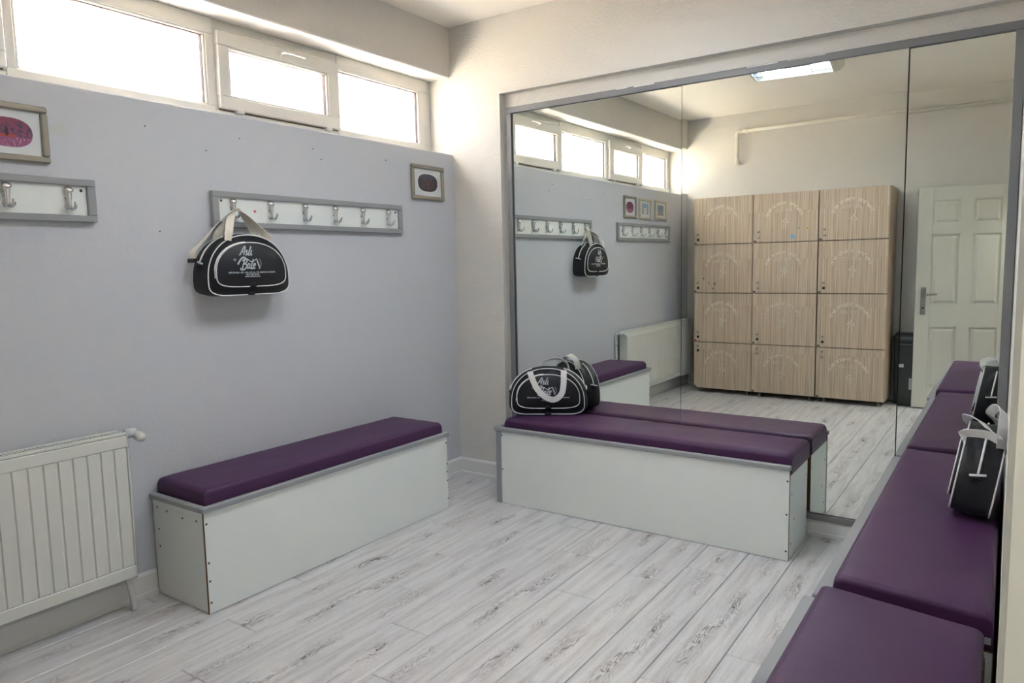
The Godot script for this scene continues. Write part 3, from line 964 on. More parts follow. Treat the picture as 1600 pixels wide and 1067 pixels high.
# local axes: x to the bag's right as seen from its front, y up from its foot, z out of its front; the front lies at z = depth
func make_bag(label: String, at: Vector3, turn: Basis, depth: float, bulge: float) -> Node3D:
	var o := thing("sports_bag", label, "bag", at, 0.0, "black sports bags with white piping")
	o.basis = turn
	var n := 56
	var w := 0.212
	var h := 0.272
	var cy := 0.075
	# body: rings from back to front, swelling in between
	var st := new_st(true)
	var rings := []
	var steps := 9
	for i in steps:
		var t := float(i) / (steps - 1)
		var sw := sin(PI * t)
		var ring := []
		var ol := bag_outline(w * (1.0 + bulge * sw * 0.10), h * (1.0 + 0.01 * sw), cy, n)
		for q in ol:
			var dent := 0.006 * sin(q.x * 45.0 + i * 1.7) * sw * (1.0 if q.y > 0.1 else 0.0)
			ring.append(Vector3(q.x, maxf(q.y + dent - 0.004 * sw * (1.0 if q.y < 0.02 else 0.0), 0.0), depth * t))
		rings.append(ring)
	var ctr := Vector3(0, 0.12, depth / 2.0)
	for i in steps - 1:
		for k in n:
			var l := (k + 1) % n
			quad(st, rings[i][k], rings[i][l], rings[i + 1][l], rings[i + 1][k], ctr)
	for f in [0, steps - 1]:
		for k in n:
			tri(st, rings[f][k], rings[f][(k + 1) % n], Vector3(0, 0.13, rings[f][0].z), ctr)
	part(o, "body", st, mats.bag_cloth)
	# piping along the front and back edge, open at the middle of the foot
	for z in [0.0, depth]:
		st = new_st(true)
		var pts := []
		pts.append(Vector3(0.019, 0.003, z))
		for k in range(1, n):
			var q: Vector2 = bag_outline(w, h, cy, n)[k]
			pts.append(Vector3(q.x, maxf(q.y, 0.003), z))
		pts.append(Vector3(-0.019, 0.003, z))
		tube(st, pts, 0.0028, 7)
		part(o, "piping", st, mats.piping_white)
	# front pocket, a little proud of the bag
	st = new_st(true)
	var pw := 0.182
	var inner := bag_outline(pw, 0.198, 0.062, n)
	var pz := depth + 0.013
	var po := []
	var pi := []
	var pf := []
	for q in inner:
		po.append(Vector3(q.x + 0.003, q.y + 0.040, depth - 0.002))
		pi.append(Vector3(q.x + 0.003, q.y + 0.040, pz - 0.003))
		pf.append(Vector3(q.x * 0.975 + 0.003, (q.y - 0.09) * 0.975 + 0.13, pz))
	var pc := Vector3(0, 0.13, depth)
	for k in n:
		var l := (k + 1) % n
		quad(st, po[k], po[l], pi[l], pi[k], pc)
		quad(st, pi[k], pi[l], pf[l], pf[k], pc)
		tri(st, pf[k], pf[l], Vector3(0.003, 0.13, pz), pc)
	var pocket := part(o, "front_pocket", st, mats.bag_cloth)
	st = new_st(true)
	var pp := []
	pp.append(Vector3(0.021, pi[0].y, pi[0].z + 0.002))
	for k in range(1, n):
		pp.append(pi[k] + Vector3(0, 0, 0.002))
	pp.append(Vector3(-0.015, pi[0].y, pi[0].z + 0.002))
	tube(st, pp, 0.0026, 7)
	part(pocket, "piping", st, mats.piping_white)
	# zip of the pocket along its left shoulder
	st = new_st(true)
	var zp := []
	for k in range(29, 43):
		zp.append(pi[k] * 1.0 + Vector3(-0.002, 0.001, -0.005))
	tube(st, zp, 0.0042, 7)
	tube(st, [pi[42] + Vector3(-0.004, 0.0, -0.002), pi[42] + Vector3(-0.006, -0.022, 0.0)], 0.0022, 6)
	part(pocket, "zip", st, mats.piping_white)
	# black tabs over the gaps in the piping
	for q in [[0.0, depth + 0.001], [0.041, pz]]:
		box_part(o, "tab", Vector3(-0.016, q[0] + 0.001, q[1] - 0.006), Vector3(0.016, q[0] + 0.016, q[1] + 0.002), mats.bag_cloth, 0.001)
	# print
	var z := pz + 0.0006
	st = new_st()
	var oa := Vector2(-0.060, 0.180)
	var s := 0.040
	for k in [[[0.0, 0.0], [0.15, 0.3], [0.5, 1.02]], [[0.5, 1.02], [0.62, 0.85], [0.52, 0.05]], [[0.98, 0.50], [0.88, 0.56], [0.80, 0.42], [0.92, 0.28], [0.90, 0.08], [0.74, 0.05]], [[1.36, 1.02], [1.12, 0.16], [1.18, 0.04], [1.28, 0.1]], [[1.50, 0.60], [1.42, 0.14], [1.48, 0.04], [1.60, 0.14]]]:
		stroke(st, k, oa, s, 0.0062, z)
	stroke(st, [[0.12, 0.36], [0.60, 0.42]], oa, s, 0.005, z)
	var ob := Vector2(-0.058, 0.118)
	s = 0.043
	for k in [[[0.18, 0.02], [0.26, 0.5], [0.36, 0.98]], [[0.10, 0.86], [0.40, 1.06], [0.66, 0.92], [0.56, 0.66], [0.34, 0.56]], [[0.34, 0.56], [0.68, 0.46], [0.62, 0.14], [0.32, -0.06], [0.02, -0.02], [0.02, 0.16]], [[1.06, 0.52], [0.90, 0.58], [0.76, 0.36], [0.80, 0.10], [0.96, 0.16], [1.06, 0.50], [1.04, 0.14], [1.18, 0.12]], [[1.40, 1.05], [1.24, 0.18], [1.32, 0.04], [1.44, 0.14]], [[1.50, 0.30], [1.70, 0.42], [1.70, 0.58], [1.56, 0.54], [1.50, 0.26], [1.58, 0.06], [1.76, 0.16]]]:
		stroke(st, k, ob, s, 0.0060, z)
	# the swash that joins the two words and ends in a pointed shoe
	stroke(st, [[-0.40, 0.50], [-0.22, 0.86], [-0.02, 1.12], [0.20, 1.24], [0.40, 1.18]], ob, s, 0.0075, z)
	stroke(st, [[0.40, 1.18], [0.80, 0.98], [1.15, 0.80], [1.50, 0.86], [1.80, 1.10]], ob, s, 0.0042, z)
	stroke(st, [[1.80, 1.10], [2.02, 0.74], [2.20, 0.40], [2.26, 0.02]], ob, s, 0.0042, z)
	stroke(st, [[1.84, 0.86], [2.04, 0.52], [2.12, 0.28]], ob, s, 0.0024, z)
	stroke(st, [[2.14, 1.08], [2.36, 0.80], [2.42, 0.44], [2.34, 0.06]], ob, s, 0.0022, z)
	var star := []
	for k in 11:
		var rr := 0.15 if k % 2 == 0 else 0.075
		star.append([-0.64 + rr * sin(TAU * k / 10.0), 0.98 + rr * cos(TAU * k / 10.0)])
	for k in 10:
		stroke(st, [star[k], star[k + 1]], ob, s, 0.0014, z, 0.0)
	part(pocket, "logo_print", st, mats.print_silver, "silver script logo print")
	var lines := [["BİRLİK MAH. 401. CAD. NO: 5A. 1/D ÇANKAYA-ANKARA", 0.1035, 0.245], ["0312 495 58 58", 0.0945, 0.066], ["www.aslibale.com", 0.0860, 0.080]]
	for q in lines:
		var tm := TextMesh.new()
		var f := SystemFont.new()
		f.font_names = PackedStringArray(["Droid Sans"])
		f.font_weight = 700
		tm.font = f
		tm.text = q[0]
		tm.font_size = 16
		tm.pixel_size = 0.001
		tm.depth = 0.0006
		tm.curve_step = 4.0
		var size := tm.get_aabb().size
		var k := part_mesh(pocket, "text_print", tm, mats.print_silver, "small printed address line")
		var sc: float = q[2] / maxf(size.x, 0.001)
		k.scale = Vector3(sc, sc, 1.0)
		k.position = Vector3(0.003, q[1], z)
	# main zip over the top and down both ends, with a pull tab
	for e in [-1.0, 1.0]:
		st = new_st(true)
		var zs := []
		for yy in [0.262, 0.246, 0.222, 0.190, 0.150]:
			var wide: float = w * (1.0 + bulge * 0.10) * pow(maxf(0.0, 1.0 - pow((yy - cy) / (h * 1.01 - cy), 2.15)), 1.0 / 2.15)
			zs.append(Vector3(e * (wide + 0.003), yy + 0.004, depth * 0.5))
		tube(st, smooth_path(zs, 4), 0.0038, 7)
		part(o, "main_zip", st, mats.piping_white)
		st = new_st()
		var ez: Vector3 = zs[4]
		cbox(st, Vector3(-0.003, -0.003, -0.024), Vector3(0.004, 0.004, 0.024), 0.001, Transform3D(Basis(Vector3.RIGHT, 0.25), ez + Vector3(e * 0.004, -0.004, 0)))
		part(o, "pull_tab", st, mats.piping_white)
		st = new_st(true)
		var rg := []
		for k in 14:
			rg.append(ez + Vector3(e * 0.006, -0.022, 0) + Vector3(0, 0.010 * sin(TAU * k / 14.0), 0.014 * cos(TAU * k / 14.0)))
		tube(st, rg, 0.0028, 6, true)
		part(o, "strap_ring", st, mats.black_plastic)
	return o

func strap(o: Node3D, called: String, pts: Array, across: Array, width: float, m: Material, pinch := Vector3.INF) -> void:
	var st := new_st(true)
	var sm := smooth_path(pts, 6)
	var ac := []
	for i in sm.size():
		var f := float(i) / (sm.size() - 1) * (across.size() - 1)
		var k := mini(int(f), maxi(across.size() - 2, 0))
		ac.append(across[k].lerp(across[mini(k + 1, across.size() - 1)], f - k))
	st.set_smooth_group(-1)
	var ws := []
	for q in sm:
		ws.append(width if pinch == Vector3.INF else lerpf(0.017, width, smoothstep(0.012, 0.05, (q - pinch).length())))
	ribbon(st, sm, ac, width, 0.0022, ws)
	part(o, called, st, m)

func make_bags() -> void:
	# hanging on the coat rack: its front faces the room (+x), its right is -z
	var d := 0.118
	var bag := make_bag("black sports bag hanging by its straps from the coat rack", Vector3(0.006, 1.262, 1.635), Basis(Vector3(0, 0, -1), Vector3.UP, Vector3(1, 0, 0)), d, 0.35)
	var hook := Vector3(0.005, 0.376, 0.043)
	var zf := d + 0.004
	strap(bag, "handle", [Vector3(-0.108, 0.246, zf), Vector3(-0.100, 0.285, zf), Vector3(-0.062, 0.345, 0.085), hook + Vector3(-0.016, 0.004, 0.003), hook + Vector3(0.0, 0.010, 0.002), hook + Vector3(0.016, 0.004, 0.003), Vector3(0.070, 0.312, 0.09), Vector3(0.112, 0.252, zf)], [Vector3(1, 0.2, 0), Vector3(0.9, 0, 0.3), Vector3(0.3, 0, 1), Vector3(0, 0, 1), Vector3(0.1, 0, 1), Vector3(0.5, 0.6, 1)], 0.034, mats.webbing_cream, hook)
	strap(bag, "handle", [Vector3(-0.105, 0.252, 0.030), Vector3(-0.085, 0.300, 0.040), hook + Vector3(-0.016, 0.000, -0.001), hook + Vector3(0.0, 0.0065, -0.001), hook + Vector3(0.016, 0.0, -0.001), Vector3(0.080, 0.305, 0.040), Vector3(0.105, 0.252, 0.030)], [Vector3(1, 0.2, 0), Vector3(0.3, 0, 1), Vector3(0, 0, 1), Vector3(0.3, 0, 1), Vector3(1, 0.6, 0.2)], 0.034, mats.webbing_cream, hook)
	strap(bag, "shoulder_strap", [hook + Vector3(0.012, 0.011, 0.001), hook + Vector3(-0.012, 0.0135, 0.001), Vector3(-0.100, 0.330, 0.050), Vector3(-0.185, 0.245, 0.052), Vector3(-0.236, 0.200, 0.056), Vector3(-0.244, 0.165, 0.058)], [Vector3(0, 0.1, 1), Vector3(0.1, 0.5, 0.9), Vector3(0.3, 0.6, 0.7), Vector3(0.2, 0.2, 1), Vector3(0, 0, 1)], 0.040, mats.webbing_cream, hook)
	box_part(bag, "buckle", Vector3(-0.252, 0.150, 0.032), Vector3(-0.236, 0.168, 0.086), mats.black_plastic, 0.003)

	# on the bench in front of the mirror, turned to face the camera
	d = 0.100
	var ang := deg_to_rad(30.0)
	var right := Vector3(cos(ang), 0, -sin(ang))
	var out := Vector3(sin(ang), 0, cos(ang))
	var foot := Vector3(0.790, 0.5035, 0.158) - out * d
	bag = make_bag("black sports bag standing on the bench against the mirror", foot, Basis(right, Vector3.UP, out), d, 0.9)
	zf = d + 0.018
	strap(bag, "handle", [Vector3(-0.100, 0.256, d + 0.002), Vector3(-0.095, 0.235, d + 0.014), Vector3(-0.062, 0.160, zf + 0.006), Vector3(-0.015, 0.112, zf + 0.010), Vector3(0.036, 0.094, zf + 0.010), Vector3(0.078, 0.124, zf + 0.008), Vector3(0.092, 0.180, zf + 0.004), Vector3(0.094, 0.262, d + 0.002)], [Vector3(1, 0.3, 0), Vector3(0.8, 0.6, 0), Vector3(0.4, 1, 0), Vector3(-0.2, 1, 0.1), Vector3(-0.9, 0.5, 0), Vector3(-1, 0, 0)], 0.034, mats.webbing)
	strap(bag, "handle", [Vector3(-0.05, 0.27, 0.01), Vector3(-0.02, 0.30, -0.004), Vector3(0.05, 0.315, -0.012), Vector3(0.11, 0.29, -0.006), Vector3(0.125, 0.24, 0.0)], [Vector3(0, 0, 1), Vector3(0, 0.4, 1), Vector3(0, 0.5, 1), Vector3(0.4, 0.2, 1)], 0.034, mats.webbing)
	box_part(bag, "buckle", Vector3(-0.226, 0.150, 0.03), Vector3(-0.212, 0.165, 0.07), mats.piping_white, 0.003)

	# on the bench along the right wall, its end towards the camera, its front to the room (-x): its right is +z
	d = 0.112
	var lean := Basis(Vector3.BACK, -0.16)
	bag = make_bag("black sports bag leaning against the right wall", Vector3(2.950, 0.5095, 0.740), lean * Basis(Vector3(0, 0, 1), Vector3.UP, Vector3(-1, 0, 0)), d, 0.3)
	strap(bag, "handle", [Vector3(-0.06, 0.262, d + 0.002), Vector3(0.0, 0.292, d + 0.012), Vector3(0.09, 0.306, 0.090), Vector3(0.150, 0.290, 0.050), Vector3(0.165, 0.268, 0.020), Vector3(0.155, 0.276, 0.060), Vector3(0.150, 0.262, d + 0.008), Vector3(0.12, 0.232, d + 0.006)], [Vector3(1, 0.2, 0), Vector3(0, 0.3, 1), Vector3(0, 0.5, 1), Vector3(0.4, 1, 0), Vector3(0.4, 1, 0), Vector3(1, 0.3, 0)], 0.030, mats.webbing)
	strap(bag, "handle", [Vector3(0.125, 0.215, 0.006), Vector3(0.140, 0.262, 0.014), Vector3(0.150, 0.318, 0.022), Vector3(0.120, 0.358, 0.030), Vector3(0.060, 0.352, 0.052), Vector3(0.02, 0.318, 0.060), Vector3(-0.03, 0.290, 0.030), Vector3(-0.08, 0.262, 0.012)], [Vector3(0.3, 0, 1), Vector3(0.3, 0.1, 1), Vector3(0.4, 0.5, 0.8), Vector3(0.4, 0.8, 0.4), Vector3(0.2, 0.3, 1), Vector3(1, 0, 0.2)], 0.030, mats.webbing)

# ------------------------------------------------------------------ lockers, door, bin, pipe, lamp
func relief_marks(parent: Node, cx: float, top: float, z: float) -> void:
	# carved emblem: an arc of raised characters, a short straight line below it and a dancing figure
	var st := new_st()
	var c := Vector2(cx, top - 0.264)
	var radius := 0.168
	var pats := [[1, 1, 1], [1, 0, 1], [0, 1, 1], [1, 1, 0], [1, 0, 0]]
	for k in 21:
		if k in [4, 12]:
			continue
		var a := deg_to_rad(160.0 - 140.0 * k / 20.0)
		var rot := Basis(Vector3.BACK, a - PI / 2.0)
		var at := Vector3(c.x + radius * cos(a), c.y + radius * sin(a), z)
		var p: Array = pats[(k * 3 + 1) % 5]
		var xf := Transform3D(rot, at)
		cbox(st, Vector3(-0.008, -0.015, -0.0036), Vector3(-0.004, 0.015, 0.001), 0.001, xf)
		if p[0]:
			cbox(st, Vector3(-0.004, 0.011, -0.0036), Vector3(0.008, 0.015, 0.001), 0.001, xf)
		if p[1]:
			cbox(st, Vector3(-0.004, -0.002, -0.0036), Vector3(0.007, 0.002, 0.001), 0.001, xf)
		if p[2]:
			cbox(st, Vector3(0.004, -0.015, -0.0036), Vector3(0.008, 0.012, 0.001), 0.001, xf)
	for k in 9:
		if k == 4:
			continue
		var x := cx - 0.072 + 0.018 * k
		var p: Array = pats[(k * 2 + 3) % 5]
		var xf := Transform3D(Basis.IDENTITY, Vector3(x, c.y + 0.098, z))
		cbox(st, Vector3(-0.006, -0.013, -0.0036), Vector3(-0.003, 0.013, 0.001), 0.001, xf)
		cbox(st, Vector3(-0.003, -0.013, -0.0036), Vector3(0.006, -0.010, 0.001), 0.001, xf)
		if p[1]:
			cbox(st, Vector3(-0.003, 0.010, -0.0036), Vector3(0.006, 0.013, 0.001), 0.001, xf)
	part(parent, "carved_lettering", st, mats.relief_highlight, "carved lettering in an arc")
	st = new_st(true)
	for pts in [[[0.020, 0.065], [0.014, 0.045], [0.012, 0.020], [0.000, 0.002]], [[0.012, 0.020], [-0.010, 0.000], [-0.034, -0.022]], [[0.000, 0.002], [0.020, -0.010], [0.036, -0.030]], [[-0.034, -0.022], [-0.012, -0.014], [0.014, -0.028], [0.036, -0.030]], [[-0.010, -0.026], [-0.018, -0.056], [-0.022, -0.088]], [[0.008, -0.028], [0.006, -0.060], [0.010, -0.090]]]:
		var p3 := []
		for q in pts:
			p3.append(Vector3(cx + 0.012 + q[0], c.y + q[1] * 1.0 + 0.01, z - 0.0004))
		tube(st, smooth_path(p3, 3), 0.0026, 6)
	part(parent, "carved_dancer", st, mats.relief_highlight, "carved dancing figure")

func make_lockers() -> void:
	var z0 := 3.450
	var spans := [[0.258, 0.849], [0.854, 1.449], [1.460, 2.046]]
	var rows := [[1.526, 1.990], [1.036, 1.522], [0.530, 1.032], [0.048, 0.526]]
	var names := ["wood effect locker unit beside the radiator", "middle wood effect locker unit with a blue round sticker", "wood effect locker unit beside the grey bin"]
	for i in 3:
		var s: Array = spans[i]
		var cx: float = (s[0] + s[1]) / 2.0
		var hw: float = (s[1] - s[0]) / 2.0
		var o := thing("locker_unit", names[i], "locker", Vector3(cx, 0, z0), 0.0, "four door wood effect lockers")
		var body := new_st()
		cbox(body, Vector3(-hw, 0.046, 0.020), Vector3(-hw + 0.018, 1.992, 0.452), 0.001)
		cbox(body, Vector3(hw - 0.018, 0.046, 0.020), Vector3(hw, 1.992, 0.452), 0.001)
		for y in [0.046, 0.520, 1.026, 1.516, 1.974]:
			cbox(body, Vector3(-hw + 0.018, y, 0.020), Vector3(hw - 0.018, y + 0.018, 0.444), 0.0)
		cbox(body, Vector3(-hw + 0.018, 0.046, 0.444), Vector3(hw - 0.018, 1.992, 0.452), 0.0)
		part(o, "body", body, mats.locker_wood)
		for r in 4:
			var y0: float = rows[r][0] + 0.002
			var y1: float = rows[r][1] - 0.002
			# some doors hang a little out of true
			var tilt: float = [[0.004, 0.002, -0.002, -0.003], [-0.003, -0.002, -0.003, -0.002], [0.001, 0.0, -0.001, 0.0]][i][r]
			var st := new_st()
			cbox(st, Vector3(-hw + 0.001, y0, 0.0), Vector3(hw - 0.001, y1, 0.018), 0.0015)
			var door := part(o, "door", st, mats.locker_wood)
			door.rotation.z = tilt * 0.5
			relief_marks(door, 0.0 - 0.012, y1, -0.0002)
			var lx := -hw + 0.052 if i > 0 else -hw + 0.042
			var ly := y0 + 0.048 if r < 3 else y1 - 0.086
			st = new_st(true)
			disc(st, Vector3(lx, ly, 0.001), Vector3.FORWARD, 0.013, 0.007, 14)
			part(door, "lock", st, mats.black_plastic if (i == 0 or (i == 2 and r == 1) or r == 2) else mats.steel)
			st = new_st(true)
			lathe(st, [Vector2(0, -0.002), Vector2(0.005, -0.002), Vector2(0.005, 0.012), Vector2(0.011, 0.015), Vector2(0.011, 0.022), Vector2(0, 0.025)], along(Vector3.FORWARD, Vector3(lx + 0.002, ly + 0.052, 0)), 12)
			part(door, "knob", st, mats.steel)
			st = new_st()
			cbox(st, Vector3(-hw + 0.006, y0 + 0.004, -0.001), Vector3(-hw + 0.026, y0 + 0.018, 0.001), 0.0)
			part(door, "number_tag", st, mats.dark_plastic)
		for x in [-hw + 0.065, hw - 0.055]:
			for z in [0.065, 0.40]:
				var ft := new_st(true)
				lathe(ft, [Vector2(0, 0), Vector2(0.021, 0), Vector2(0.021, 0.008), Vector2(0.016, 0.011), Vector2(0.016, 0.0455), Vector2(0, 0.0455)], Transform3D(Basis.IDENTITY, Vector3(x, 0, z)), 14)
				part(o, "foot", ft, mats.steel)
		var marks := []
		if i == 1:
			marks = [[1.226, 1.573, 0.020, "sticker_blue"], [1.358, 1.648, 0.014, "sticker_orange"], [1.280, 1.652, 0.007, "sticker_teal"], [1.032, 1.644, 0.006, "sticker_pink"], [1.147, 1.285, 0.016, "sticker_grey"], [1.358, 1.648, 0.005, "sticker_dark"]]
		elif i == 0:
			marks = [[0.358, 1.182, 0.007, "sticker_dark"], [0.415, 1.135, 0.006, "sticker_dark"], [0.474, 1.128, 0.009, "sticker_dark"], [0.455, 1.078, 0.007, "sticker_dark"], [0.311, 0.545, 0.010, "sticker_pink"]]
		for q in marks:
			var sk := new_st()
			var extra := 0.0005 if q[2] == 0.005 else 0.0
			lathe(sk, [Vector2(0, -0.001), Vector2(q[2], -0.001), Vector2(q[2], 0.0008 + extra), Vector2(0, 0.0008 + extra)], along(Vector3.FORWARD, Vector3(q[0] - cx, q[1], 0)), 16)
			part(o, "sticker", sk, mats[q[3]])

func make_door() -> void:
	var d := structure("door_1", "white six panel door standing open")
	d.position = Vector3(2.982, 0.012, 3.772)
	# local x runs from the hinge to the free edge
	var free := Vector3(2.250, 0.012, 3.650)
	var dir := (free - d.position).normalized()
	d.basis = Basis(dir, Vector3.UP, dir.cross(Vector3.UP))
	var side := 1.0 if d.basis.z.z < 0.0 else -1.0
	var w := 0.742
	var h := 1.962
	var t := 0.038
	var front := t / 2.0 * side
	# stiles and rails leave six recesses; panels sit in them
	var cols := [[w - 0.325, w - 0.115], [0.110, 0.318]]
	var rws := [[0.180, 0.735], [0.935, 1.552], [1.645, 1.850]]
	var st := new_st()
	cbox(st, Vector3(0, 0, -t / 2.0), Vector3(cols[1][0], h, t / 2.0), 0.0015)
	cbox(st, Vector3(cols[1][1], 0, -t / 2.0), Vector3(cols[0][0], h, t / 2.0), 0.0)
	cbox(st, Vector3(cols[0][1], 0, -t / 2.0), Vector3(w, h, t / 2.0), 0.0015)
	for c in cols:
		var ys := [0.0, rws[0][0], rws[0][1], rws[1][0], rws[1][1], rws[2][0], rws[2][1], h]
		for k in 4:
			cbox(st, Vector3(c[0], ys[2 * k], -t / 2.0), Vector3(c[1], ys[2 * k + 1], t / 2.0), 0.0)
		for r in rws:
			cbox(st, Vector3(c[0], r[0], -t / 2.0 + 0.010), Vector3(c[1], r[1], t / 2.0 - 0.010), 0.0)
	part(d, "leaf", st, mats.door_paint)
	for c in cols:
		for r in rws:
			st = new_st()
			var e := 0.010
			var b := 0.036
			for f in [1.0, -1.0]:
				var z0: float = (t / 2.0 - 0.012) * f
				var z1: float = (t / 2.0 - 0.002) * f
				var a := [Vector3(c[0] + e, r[0] + e, z0), Vector3(c[1] - e, r[0] + e, z0), Vector3(c[1] - e, r[1] - e, z0), Vector3(c[0] + e, r[1] - e, z0)]
				var q := [Vector3(c[0] + b, r[0] + b, z1), Vector3(c[1] - b, r[0] + b, z1), Vector3(c[1] - b, r[1] - b, z1), Vector3(c[0] + b, r[1] - b, z1)]
				var ins := Vector3((c[0] + c[1]) / 2.0, (r[0] + r[1]) / 2.0, -0.05 * f)
				quad(st, q[0], q[1], q[2], q[3], ins)
				for k in 4:
					quad(st, a[k], a[(k + 1) % 4], q[(k + 1) % 4], q[k], ins)
			part(d, "raised_panel", st, mats.door_paint)
	# lever handle on the long plate
	var lv := structure_part(d, "handle")
	for f in [1.0, -1.0]:
		st = new_st()
		cbox(st, Vector3(w - 0.082, 0.845, minf(front * f, front * f + 0.006 * side * f)), Vector3(w - 0.042, 1.090, maxf(front * f, front * f + 0.006 * side * f)), 0.0025)
		part(lv, "back_plate", st, mats.steel)
		st = new_st(true)
		var zf: float = front * f + 0.006 * side * f
		tube(st, smooth_path([Vector3(w - 0.062, 1.022, zf), Vector3(w - 0.064, 1.022, zf + 0.040 * side * f), Vector3(w - 0.090, 1.024, zf + 0.048 * side * f), Vector3(w - 0.165, 1.030, zf + 0.046 * side * f)], 5), 0.0085, 10)
		part(lv, "lever", st, mats.steel)
		st = new_st()
		disc(st, Vector3(w - 0.062, 0.905, zf - 0.001 * side * f), Vector3(0, 0, side * f), 0.008, 0.002, 10)
		part(lv, "keyhole", st, mats.black_plastic)

func structure_part(parent: Node, called: String) -> Node3D:
	var o := Node3D.new()
	o.name = called
	parent.add_child(o)
	return o

func make_bin() -> void:
	var o := thing("waste_bin", "tall dark grey plastic bin between the lockers and the open door", "bin", Vector3(2.222, 0, 3.795))
	var st := new_st(true)
	var rings := []
	var ys := [[0.0, 0.130, 0.094], [0.012, 0.134, 0.097], [0.56, 0.150, 0.108], [0.585, 0.150, 0.108], [0.588, 0.155, 0.112], [0.622, 0.155, 0.112], [0.630, 0.150, 0.108], [0.664, 0.128, 0.092], [0.672, 0.100, 0.072]]
	for q in ys:
		var ring := []
		for k in 32:
			var a := TAU * k / 32
			ring.append(Vector3(q[1] * signf(cos(a)) * pow(absf(cos(a)), 0.38), q[0], q[2] * signf(sin(a)) * pow(absf(sin(a)), 0.38)))
		rings.append(ring)
	for seg in [[0, 3, "body"], [4, 8, "lid"]]:
		st = new_st(true)
		for i in range(seg[0], seg[1]):
			for k in 32:
				var l := (k + 1) % 32
				quad(st, rings[i][k], rings[i][l], rings[i + 1][l], rings[i + 1][k], Vector3(0, ys[i][0], 0))
		for k in 32:
			tri(st, rings[seg[1]][k], rings[seg[1]][(k + 1) % 32], Vector3(0, ys[seg[1]][0], 0), Vector3(0, 0.3, 0))
			tri(st, rings[seg[0]][k], rings[seg[0]][(k + 1) % 32], Vector3(0, ys[seg[0]][0], 0), Vector3(0, 0.62, 0) if seg[0] else Vector3(0, 0.3, 0))
		part(o, seg[2], st, mats.dark_plastic)
	box_part(o, "label_sticker", Vector3(0.000, 0.16, -0.1065), Vector3(0.075, 0.265, -0.1000), mats.label_paper, 0.0, "pale paper label")
	box_part(o, "pedal", Vector3(0.04, 0.01, -0.128), Vector3(0.10, 0.026, -0.088), mats.black_plastic, 0.003)

func make_pipe() -> void:
	var o := thing("wall_pipe", "white pipe with an elbow high on the wall above the lockers", "pipe", Vector3(0.551, 2.366, LEN))
	var z := -0.045
	var st := new_st(true)
	tube(st, [Vector3(0.02, 0.312, z), Vector3(2.43, 0.322, z)], 0.0175, 12)
	part(o, "run", st, mats.pipe_paint)
	st = new_st(true)
	tube(st, smooth_path([Vector3(0.05, 0.312, z), Vector3(0.016, 0.311, z), Vector3(0.001, 0.296, z), Vector3(0, 0.26, z)], 5), 0.0215, 12)
	tube(st, [Vector3(0, 0.29, z), Vector3(0, 0.03, z)], 0.0175, 12)
	tube(st, smooth_path([Vector3(0, 0.05, z), Vector3(0, 0.016, z), Vector3(0, 0.002, z + 0.015), Vector3(0, 0.0, 0.0)], 5), 0.0215, 12)
	part(o, "elbow", st, mats.pipe_paint)
	st = new_st(true)
	tube(st, [Vector3(0.085, 0.312, z), Vector3(0.105, 0.312, z)], 0.028, 12)
	tube(st, [Vector3(0.095, 0.312, z), Vector3(0.095, 0.312, 0.0)], 0.008, 8)
	part(o, "clip", st, mats.pipe_paint)

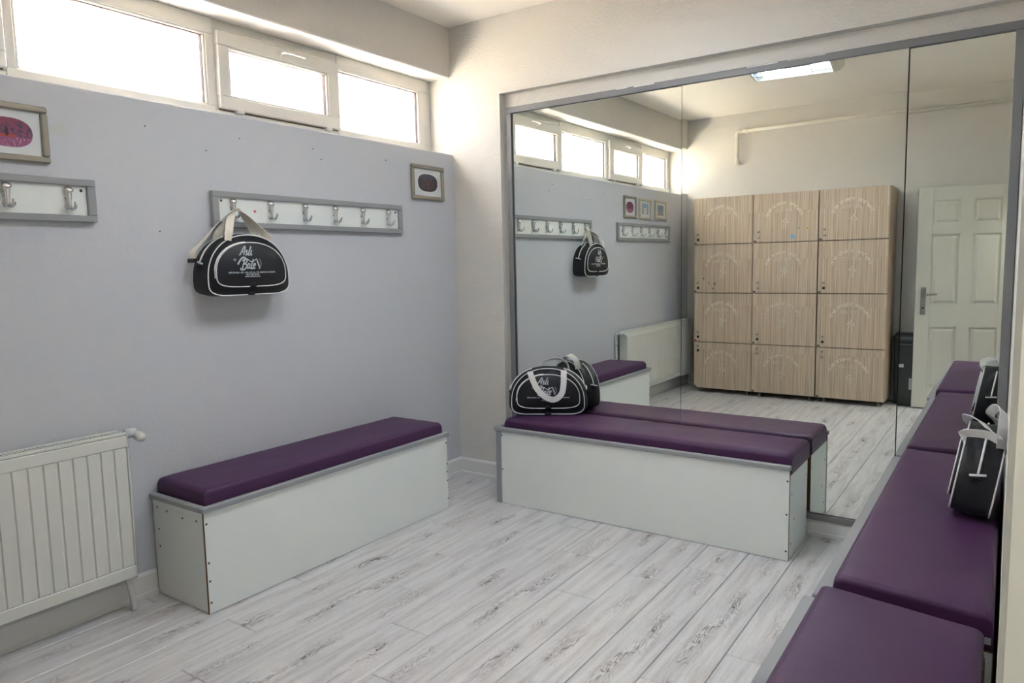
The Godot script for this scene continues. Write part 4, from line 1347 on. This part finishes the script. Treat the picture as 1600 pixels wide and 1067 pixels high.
func make_lamp(label: String, z_at: float) -> void:
	var o := thing("ceiling_lamp", label, "ceiling lamp", Vector3(1.53, HIGH, z_at), deg_to_rad(-7.0), "lit louvre lamps on the ceiling")
	# housing: a shallow tray with sloping ends
	var st := new_st()
	var y0 := -0.074
	cbox(st, Vector3(-0.30, -0.012, -0.31), Vector3(0.34, 0.0, 0.31), 0.002)
	for s in [[-0.305, -0.288], [0.272, 0.290]]:
		cbox(st, Vector3(s[0], y0, -0.31), Vector3(s[1], -0.012, 0.31), 0.002)
	for s in [[-0.312, -0.300], [0.300, 0.312]]:
		cbox(st, Vector3(-0.288, y0, s[0]), Vector3(0.272, -0.012, s[1]), 0.002)
	part(o, "housing", st, mats.lamp_housing)
	st = new_st()
	var pr := [Vector2(0.290, y0), Vector2(0.318, y0 + 0.006), Vector2(0.352, y0 + 0.036), Vector2(0.352, -0.002), Vector2(0.290, -0.002)]
	var ins := Vector3(0.315, -0.03, 0)
	for i in 5:
		var a: Vector2 = pr[i]
		var b: Vector2 = pr[(i + 1) % 5]
		quad(st, Vector3(a.x, a.y, -0.31), Vector3(b.x, b.y, -0.31), Vector3(b.x, b.y, 0.31), Vector3(a.x, a.y, 0.31), ins)
		for z in [-0.31, 0.31]:
			tri(st, Vector3(a.x, a.y, z), Vector3(b.x, b.y, z), Vector3(0.315, -0.03, z), ins)
	part(o, "end_cover", st, mats.lamp_housing)
	# glowing tubes and bright louvre
	for k in 4:
		var zt := -0.225 + 0.15 * k
		st = new_st(true)
		tube(st, [Vector3(-0.28, -0.036, zt), Vector3(0.265, -0.036, zt)], 0.013, 12)
		part(o, "tube", st, mats.lamp_glow)
	box_part(o, "reflector", Vector3(-0.287, -0.020, -0.299), Vector3(0.271, -0.0125, 0.299), mats.lamp_glow, 0.0)
	for k in 3:
		var x := -0.288 + 0.14 * (k + 1)
		box_part(o, "louvre_slat", Vector3(x - 0.003, y0 + 0.002, -0.299), Vector3(x + 0.003, -0.046, 0.299), mats.louvre, 0.001)
	for k in 3:
		var z := -0.15 + 0.15 * k
		box_part(o, "louvre_blade", Vector3(-0.287, y0 + 0.002, z - 0.012), Vector3(0.271, -0.046, z + 0.012), mats.louvre, 0.001)
	var l := AreaLight3D.new()
	l.name = numbered("lamp_light")
	l.area_size = Vector2(0.53, 0.57)
	l.light_energy = 0.44
	l.light_color = c8(239, 243, 250)
	l.shadow_enabled = true
	l.area_range = 12.0
	add_child(l)
	l.position = Vector3(1.53, HIGH - 0.0525, z_at)
	l.rotation = Vector3(-PI / 2.0, 0, 0)

func make_corridor_fill_lamp() -> void:  # lamp out of view, added to send fill light through the doorway
	var o := thing("corridor_fill_lamp", "unseen flat lamp added on the corridor ceiling for fill light", "ceiling lamp", Vector3(3.70, HIGH, 3.58))
	box_part(o, "housing", Vector3(-0.31, -0.05, -0.31), Vector3(0.31, 0.0, 0.31), mats.lamp_housing, 0.004)
	box_part(o, "lamp_diffuser", Vector3(-0.285, -0.056, -0.285), Vector3(0.285, -0.0505, 0.285), mats.lamp_glow, 0.001)
	var l := AreaLight3D.new()
	l.name = "corridor_fill_light"
	l.area_size = Vector2(0.56, 0.56)
	l.light_energy = 0.9
	l.light_color = c8(255, 251, 244)
	l.shadow_enabled = true
	l.area_range = 12.0
	add_child(l)
	l.position = Vector3(3.70, HIGH - 0.060, 3.58)
	l.rotation = Vector3(-PI / 2.0, 0, 0)

func _ready() -> void:
	make_materials()
	make_camera_and_light()
	make_shell()
	make_windows()
	make_mirror()
	make_benches()
	make_lockers()
	make_door()
	make_radiator()
	make_wall_things()
	make_bags()
	make_bin()
	make_pipe()
	make_lamp("lit square louvre lamp on the ceiling, seen in the mirror above the lockers", 2.06)
	make_lamp("unseen louvre lamp on the ceiling, added nearer the mirror wall for fill light", 1.02)  # second lamp, out of view, added to even out the fill light
	make_corridor_fill_lamp()
